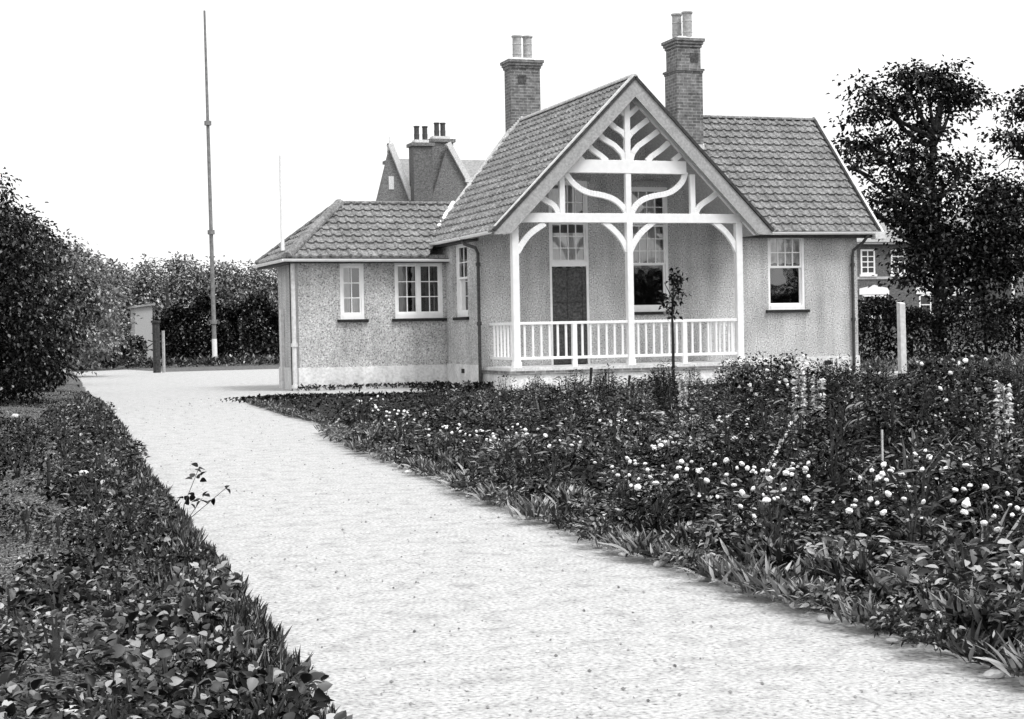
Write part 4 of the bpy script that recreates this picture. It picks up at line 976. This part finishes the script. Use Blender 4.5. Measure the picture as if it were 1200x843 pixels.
# sword leaved plants
def sword(n, h, mat):
    root = empty('sword_leaved_plant'); th = rg.random(n)*6.28; P = np.stack([.04*np.cos(th), .04*np.sin(th), np.zeros(n)], 1); d = np.stack([np.cos(th)*.5, np.sin(th)*.5, np.ones(n)*rg.uniform(.6, 1.6, n)], 1)
    L = h*rg.uniform(.6, 1.1, n); V, F = leaves(P, d, L, .035, cup=.1, droop=.25, detail=True); rawmesh('leaves', V, F, mat, root); return root
sw = [sword(22, .5, M['leaf_pale']), sword(18, .42, M['leaf_mid'])]
for (px_, py_, s, lb) in ((1060, 610, 1.0, 'pale sword leaved plant with arching blades in front of the dark bush'), (1085, 570, .9, 'sword leaved plant behind the pale arching one'), (985, 600, .8, 'sword leaved plant left of the pale arching one'), (640, 500, 1.0, 'sword leaved clump in the bed below the porch'), (880, 610, .8, 'sword leaved plant near the white blossoms at the border'), (1150, 690, .8, 'sword leaved plant near the right corner of the bed')):
    x, y = at(px_, py_); place(sw[0] if 'pale' in lb else sw[1], used, x, y, s, lb, 'plant', None)
# flower spikes
for (px_, py_, h, lb) in ((938, 560, .85, 'tall pale flower spike rising in the bed below the downpipe'), (960, 555, .75, 'shorter flower spike beside the tallest pale one'), (1178, 600, .8, 'pale flower spike close to the right edge'), (801, 505, .6, 'slim flower spike under the sapling')):
    x, y = at(px_, py_); r = empty('flower_spike', (x, y, .05)); tag(r, lb, 'flower spike')
    mb = MB(); mb.tube([(0, 0, 0), (.02, 0, h*.5), (0, .01, h)], [.009, .007, .004], 6); mb.build('stem', M['leaf_pale'], r)
    n = 150; zz = h*(.4+.6*rg.random(n)); th = rg.random(n)*6.28; P = np.stack([.012*np.cos(th), .012*np.sin(th), zz], 1); d = np.stack([np.cos(th), np.sin(th), rg.uniform(-.2, .6, n)], 1)
    V, F = leaves(P*[2.2, 2.2, 1], d, .045, .034, cup=.3); rawmesh('florets', V, F, M['stone'], r)
    n = 22; th = rg.random(n)*6.28; P = np.stack([.01*np.cos(th), .01*np.sin(th), h*.35*rg.random(n)], 1); V, F = leaves(P, np.stack([np.cos(th), np.sin(th), np.full(n, .5)], 1), .12, .04, detail=True); rawmesh('foliage', V, F, M['leaf_mid'], r)
# fallen branches and stakes
for pts, rr_, mt, nm, lb in (([(880, 592, .05), (905, 570, .2), (932, 548, .45)], .016, 'stone', 'stick', 'pale bare stick leaning in the bed below the flower spikes'),
                         ([(690, 515, .05), (735, 510, .25), (778, 515, .3)], .014, 'stone', 'stick', 'pale fallen branch lying across the bed below the sapling'),
                         ([(1035, 600, .05), (1036, 600, .5)], .008, 'stone', 'cane', 'thin upright pale garden cane in the bed left of the arching leaves')):
    P = [];
    for (a, b_, z) in pts:
        q = gp(a, b_, 0) if z < .06 else gp(a, b_, 0); P.append((q[0], q[1], z))
    if nm == 'cane': P[1] = (P[0][0], P[0][1], .55)
    mb = MB(); mb.tube(P, rr_, 6); simple(mb, nm, M[mt], lb, nm)
for (x0, y0, x1, y1, lb, Y) in ((680, 462, 693, 431, 'dark curved stake below the left half of the balustrade', 30.9), (724, 462, 738, 440, 'dark bent stake below the middle porch post', 30.9)):
    a = onY(x0, y0, Y); b_ = onY(x1, y1, Y); mb = MB(); md = (a+b_)/2+np.array([.1, 0, -.05]); mb.tube([(a[0], Y, 0), tuple(md), tuple(b_)], .03, 6); simple(mb, 'stake', M['sill'], lb, 'stake')
# sapling before the porch
x, y = 14.0, 30.6; r = empty('sapling', (x, y, 0)); tag(r, 'thin young tree with a small leafy head in front of the porch balustrade', 'sapling')
qa = onY(789, 440, 30.6); r.location = (qa[0], 30.6, 0)
mb = MB(); mb.tube([(0, 0, 0), (.01, 0, .9), (0, 0, 1.5), (.03, 0, 2.0), (.05, 0, 2.35)], [.035, .03, .024, .016, .008], 7)
for a, z, l in ((-.28, 1.75, .3), (.2, 2.0, .35), (-.15, 2.1, .25), (.12, 1.7, .2)): mb.tube([(0, 0, z-.2), (a*.6, .03, z), (a, .05, z+l*.5)], [.014, .009, .004], 5)
mb.build('trunk', M['sill'], r)
C = np.array([(-.22, 0, 1.95), (.12, 0, 2.1), (.02, 0, 2.3), (.2, .05, 2.32), (-.1, 0, 1.8), (.0, 0, 1.62), (.14, 0, 1.95)]); n = 170; P = C[rg.integers(0, 7, n)]+rg.normal(0, .08, (n, 3)); V, F = leaves(P, rdir(n, -.3), .12, .065); rawmesh('crown', V, F, M['leaf_dark'], r)

# ground cover
def cover(name, fn, n, ln, wd, mat, hgt, up=.5, detail=False):
    P = fn(n); n = len(P); z = .05+rg.random(n)*hgt; P = np.stack([P[:, 0], P[:, 1], z], 1); d = rdir(n, up); s = ln*rg.uniform(.5, 1.3, n)*(.8+.02*P[:, 1]); V, F = leaves(P, d, s, s*wd/ln, detail=detail)
    return tag(rawmesh(name, V, F, mat), kind='stuff')
def bedpts(n):
    y = 4+26.5*rg.random(n)**1.0; a = np.interp(y, [t[1] for t in PR], [t[0] for t in PR])+.06; b_ = np.minimum(23.5, y*.8+1.2); x = a+(b_-a)*rg.random(n); return np.stack([x, y], 1)
tag(cover('ground_cover', bedpts, 26000, .05, .026, M['leaf_dark'], .10), 'low dark leaves carpeting the soil of the large flower bed', 'ground cover')
def leftpts(n):
    y = 3.5+rg.random(n)**1.5*34; b_ = np.interp(y, [t[1] for t in PL], [t[0] for t in PL]); w_ = .35+.5*np.ones(n)*1.6; x = b_-.04-rg.random(n)**1.3*(1.9+.03*y); return np.stack([x, y], 1)
tag(cover('ground_cover', leftpts, 70000, .022, .014, M['leaf_mid'], .06), 'low mixed leaves covering the verge left of the drive', 'ground cover')
lp2 = lambda n: (lambda y: np.stack([-4.6+4.6*rg.random(n)**.8, y], 1))(-1+34*rg.random(n))
tag(cover('rough_grass', lp2, 30000, .05, .016, M['leaf_mid'], .07, up=.8), 'rough low weeds covering the ground beyond the left verge plants', 'ground cover')
# grass blades along the left edge
n = 26000; y = 3.2+rg.random(n)**1.6*30; b_ = np.interp(y, [t[1] for t in PL], [t[0] for t in PL]); off = np.abs(rg.normal(0, .2, n))-.05; x = b_-off+.02*np.sin(y*9)
P = np.stack([x, y, np.full(n, .02)+np.clip(off, 0, .12)*.5], 1); d = rg.normal(0, .28, (n, 3)); d[:, 2] = 1; h = rg.uniform(.04, .13, n)*(.65+.4*np.sin(y*3.1)**2*np.sin(y*7.7)**2); V, F = leaves(P, d, h, .005+.0011*y, cup=.0, droop=.15)
tag(rawmesh('grass', V, F, M['grass']), 'spiky grass fringe standing along the left edge of the drive', 'grass', kind='stuff')
# near left plants
lp = [soft_plant('verge_plant', 130, .12, .14, .036, .028, M['leaf_mid'], 2), soft_plant('verge_plant', 90, .10, .13, .042, .034, M['leaf_pale'], 2), soft_plant('verge_plant', 180, .2, .13, .034, .015, M['leaf_mid'], 4), soft_plant('verge_plant', 160, .16, .14, .032, .018, M['leaf_dark'], 4)]
VL = dict(zip([o.name for o in lp], ('broad leaved mid grey plant', 'broad leaved pale plant', 'small leaved bushy plant', 'dark small leaved plant')))
y = 4.4; c = 0
while y < 26 and c < 290:
    for k in range(5):
        b0 = interp(PL, y); x = b0-.12-(k+rnd.random()*.9)*.27*(1+.02*y)
        if x < -1.6: continue
        dens = 1 if x > b0-.65-.01*y else (.95 if y < 7.8 else .3)
        if rnd.random() > dens: continue
        pv = rnd.choice(lp[:2]+lp) if y < 9 else rnd.choice(lp[2:]); place(pv, used, x, y+rnd.uniform(-.1, .1), rnd.uniform(.7, 1.25)*(1+.02*y), '%s left of the drive, %s, %s' % (VL[pv.name], 'nearest the camera' if y < 6.5 else 'level with the sprig' if y < 11 else 'beyond the sprig' if y < 17 else 'near the shrub', ('against the grass', 'inside the grass', 'mid verge', 'outer verge', 'outermost')[k]), 'verge plant', 'leafy plants on the left verge', z=.07); c += 1
    y += .17+.02*y
# pale stones / blossoms on the verge
for i, (px_, py_, r0, lb) in enumerate(((88, 836, .035, 'round white stone at the bottom left corner'), (133, 543, .05, 'white bloom on the left verge, upper of three'), (98, 555, .04, 'white bloom left of the two larger ones'), (95, 597, .04, 'white bloom on the verge nearest the leafy clump'), (18, 488, .06, 'white speck of stone beneath the dark shrub'))):
    q = gp(px_, py_, .15); bm = bmesh.new(); bmesh.ops.create_icosphere(bm, subdivisions=2, radius=r0)
    for v in bm.verts: v.co = v.co*rnd.uniform(.88, 1.08); v.co.z *= .7
    me = D.meshes.new('stone'); bm.to_mesh(me); bm.free(); me.materials.append(M['stone']); o = D.objects.new('pale_stone', me); COL.objects.link(o); o.location = (q[0], q[1], .15); tag(o, lb, 'stone')
y = 4.7
for i in range(26):
    x = interp(PR, y)+rnd.uniform(-.04, .05); bm = bmesh.new(); bmesh.ops.create_icosphere(bm, subdivisions=2, radius=1); r0 = rnd.uniform(.018, .036)
    for v in bm.verts: v.co = v.co*rnd.uniform(.86, 1.1)*r0; v.co.x *= 1.4; v.co.z *= .6
    me = D.meshes.new('stone'); bm.to_mesh(me); bm.free(); me.materials.append(M['stone' if i % 3 else 'concrete']); o = D.objects.new('edging_stone', me); COL.objects.link(o); o.location = (x, y, .012); o.rotation_euler = (0, 0, rnd.uniform(0, 3))
    tag(o, 'small pale stone at the edge of the border, %s' % zone(x, y)[1], 'stone', 'pale stones along the border')
    y += rnd.uniform(.12, .6)*(1+.03*y)
# sprig leaning over the drive edge
r = empty('sprig', (1.12, 8.9, .05)); tag(r, 'dark leafed sprig poking up over the left edge of the gravel drive', 'sprig')
tips = [onY(233, 549, 9.), onY(236, 556, 9.), onY(224, 561, 9.), onY(233, 563, 9.), onY(214, 582, 9.), onY(228, 580, 9.), onY(237, 584, 9.), onY(243, 590, 9.), onY(249, 583, 9.), onY(265, 572, 9.), onY(222, 592, 9.), onY(232, 588, 9.)]
mb = MB()
for t in tips[:1]+tips[6:7]+tips[9:10]: mb.tube([(0, 0, 0), ((t[0]-1.12)*.25, (t[1]-8.9)*.5, (t[2]-.05)*.6), (t[0]-1.12, t[1]-8.9, t[2]-.05)], [.0035, .0025, .0015], 5)
mb.build('stems', M['bark'], r)
P = np.array([t-np.array([1.12, 8.9, .05]) for t in tips for _ in range(2)])+rg.normal(0, .006, (24, 3)); V, F = leaves(P, rdir(24, .3)*[1, .4, 1], .042, .034, detail=True); rawmesh('leaves', V, F, M['leaf_dark'], r)
# loose stones on the drive
n = 3500
yy = 4+rg.random(n)**1.4*30; xl = np.interp(yy, [t[1] for t in PL], [t[0] for t in PL]); xr = np.interp(yy, [t[1] for t in PR], [t[0] for t in PR]); xx = xl+(xr-xl)*rg.random(n)
V = []; F = []
for i in range(n):
    r0 = (.0015+.006*rnd.random()**4)*(1+.05*yy[i]); k = len(V); 
    for (a, b_, z) in ((1, 0, 0), (-.4, .9, 0), (-.6, -.8, 0), (.1, .1, .9)): V.append((xx[i]+a*r0*rnd.uniform(.7, 1.3), yy[i]+b_*r0*2, .003+z*r0))
    F += [(k, k+1, k+3), (k+1, k+2, k+3), (k+2, k, k+3)]
tag(rawmesh('loose_stones', V, F, M['grit']), 'scattered dark grit and pebbles on the pale drive', 'gravel', kind='stuff')
wp = lambda n: np.stack([7.3+3.6*rg.random(n), 36.35+.2*rg.random(n)], 1)
tag(cover('wall_weeds', wp, 500, .05, .03, M['leaf_dark'], .05), 'thin weeds along the foot of the hipped wing wall', 'weeds', kind='stuff')
wp2 = lambda n: np.stack([9.2+2.3*rg.random(n)**.7, 33.2+.8*rg.random(n)], 1)
tag(cover('wall_weeds', wp2, 900, .07, .04, M['leaf_dark'], .07), 'low dark weeds at the corner below the side wall window', 'weeds', kind='stuff')
ep = lambda n: (lambda y: np.stack([np.interp(y, [t[1] for t in PR], [t[0] for t in PR])+rg.normal(.04, .05, n), y], 1))(3.5+27*rg.random(n)**1.3)
tag(cover('edge_leaves', ep, 5000, .035, .02, M['leaf_mid'], .02), 'small leaves spilling from the border onto the drive', 'ground cover', kind='stuff')
yp = lambda n: (lambda t, w_: np.stack([5.2+4.4*t+w_, 30.9+w_*.4+.5*np.sin(t*7)], 1))(rg.random(n), rg.normal(0, .25, n))
tag(cover('yard_weeds', yp, 2600, .05, .03, M['leaf_dark'], .03), 'ragged dark weeds between the bed and the yard', 'weeds', kind='stuff')
# dead leaves and turf behind the post
hp = lambda n: np.stack([21+14*rg.random(n), 31+17*rg.random(n)], 1)
tag(cover('rough_grass', hp, 9000, .12, .03, M['leaf_pale'], .12, up=1.2), 'rough pale grass in front of the right hedge', 'grass', kind='stuff')
hp2 = lambda n: np.stack([5+15*rg.random(n), 71+6*rg.random(n)], 1)
tag(cover('rough_grass', hp2, 5000, .12, .04, M['leaf_mid'], .15, up=1.2), 'rough grass at the foot of the hedge behind the mast', 'grass', kind='stuff')
print('objects', len(D.objects), 'protos', used)
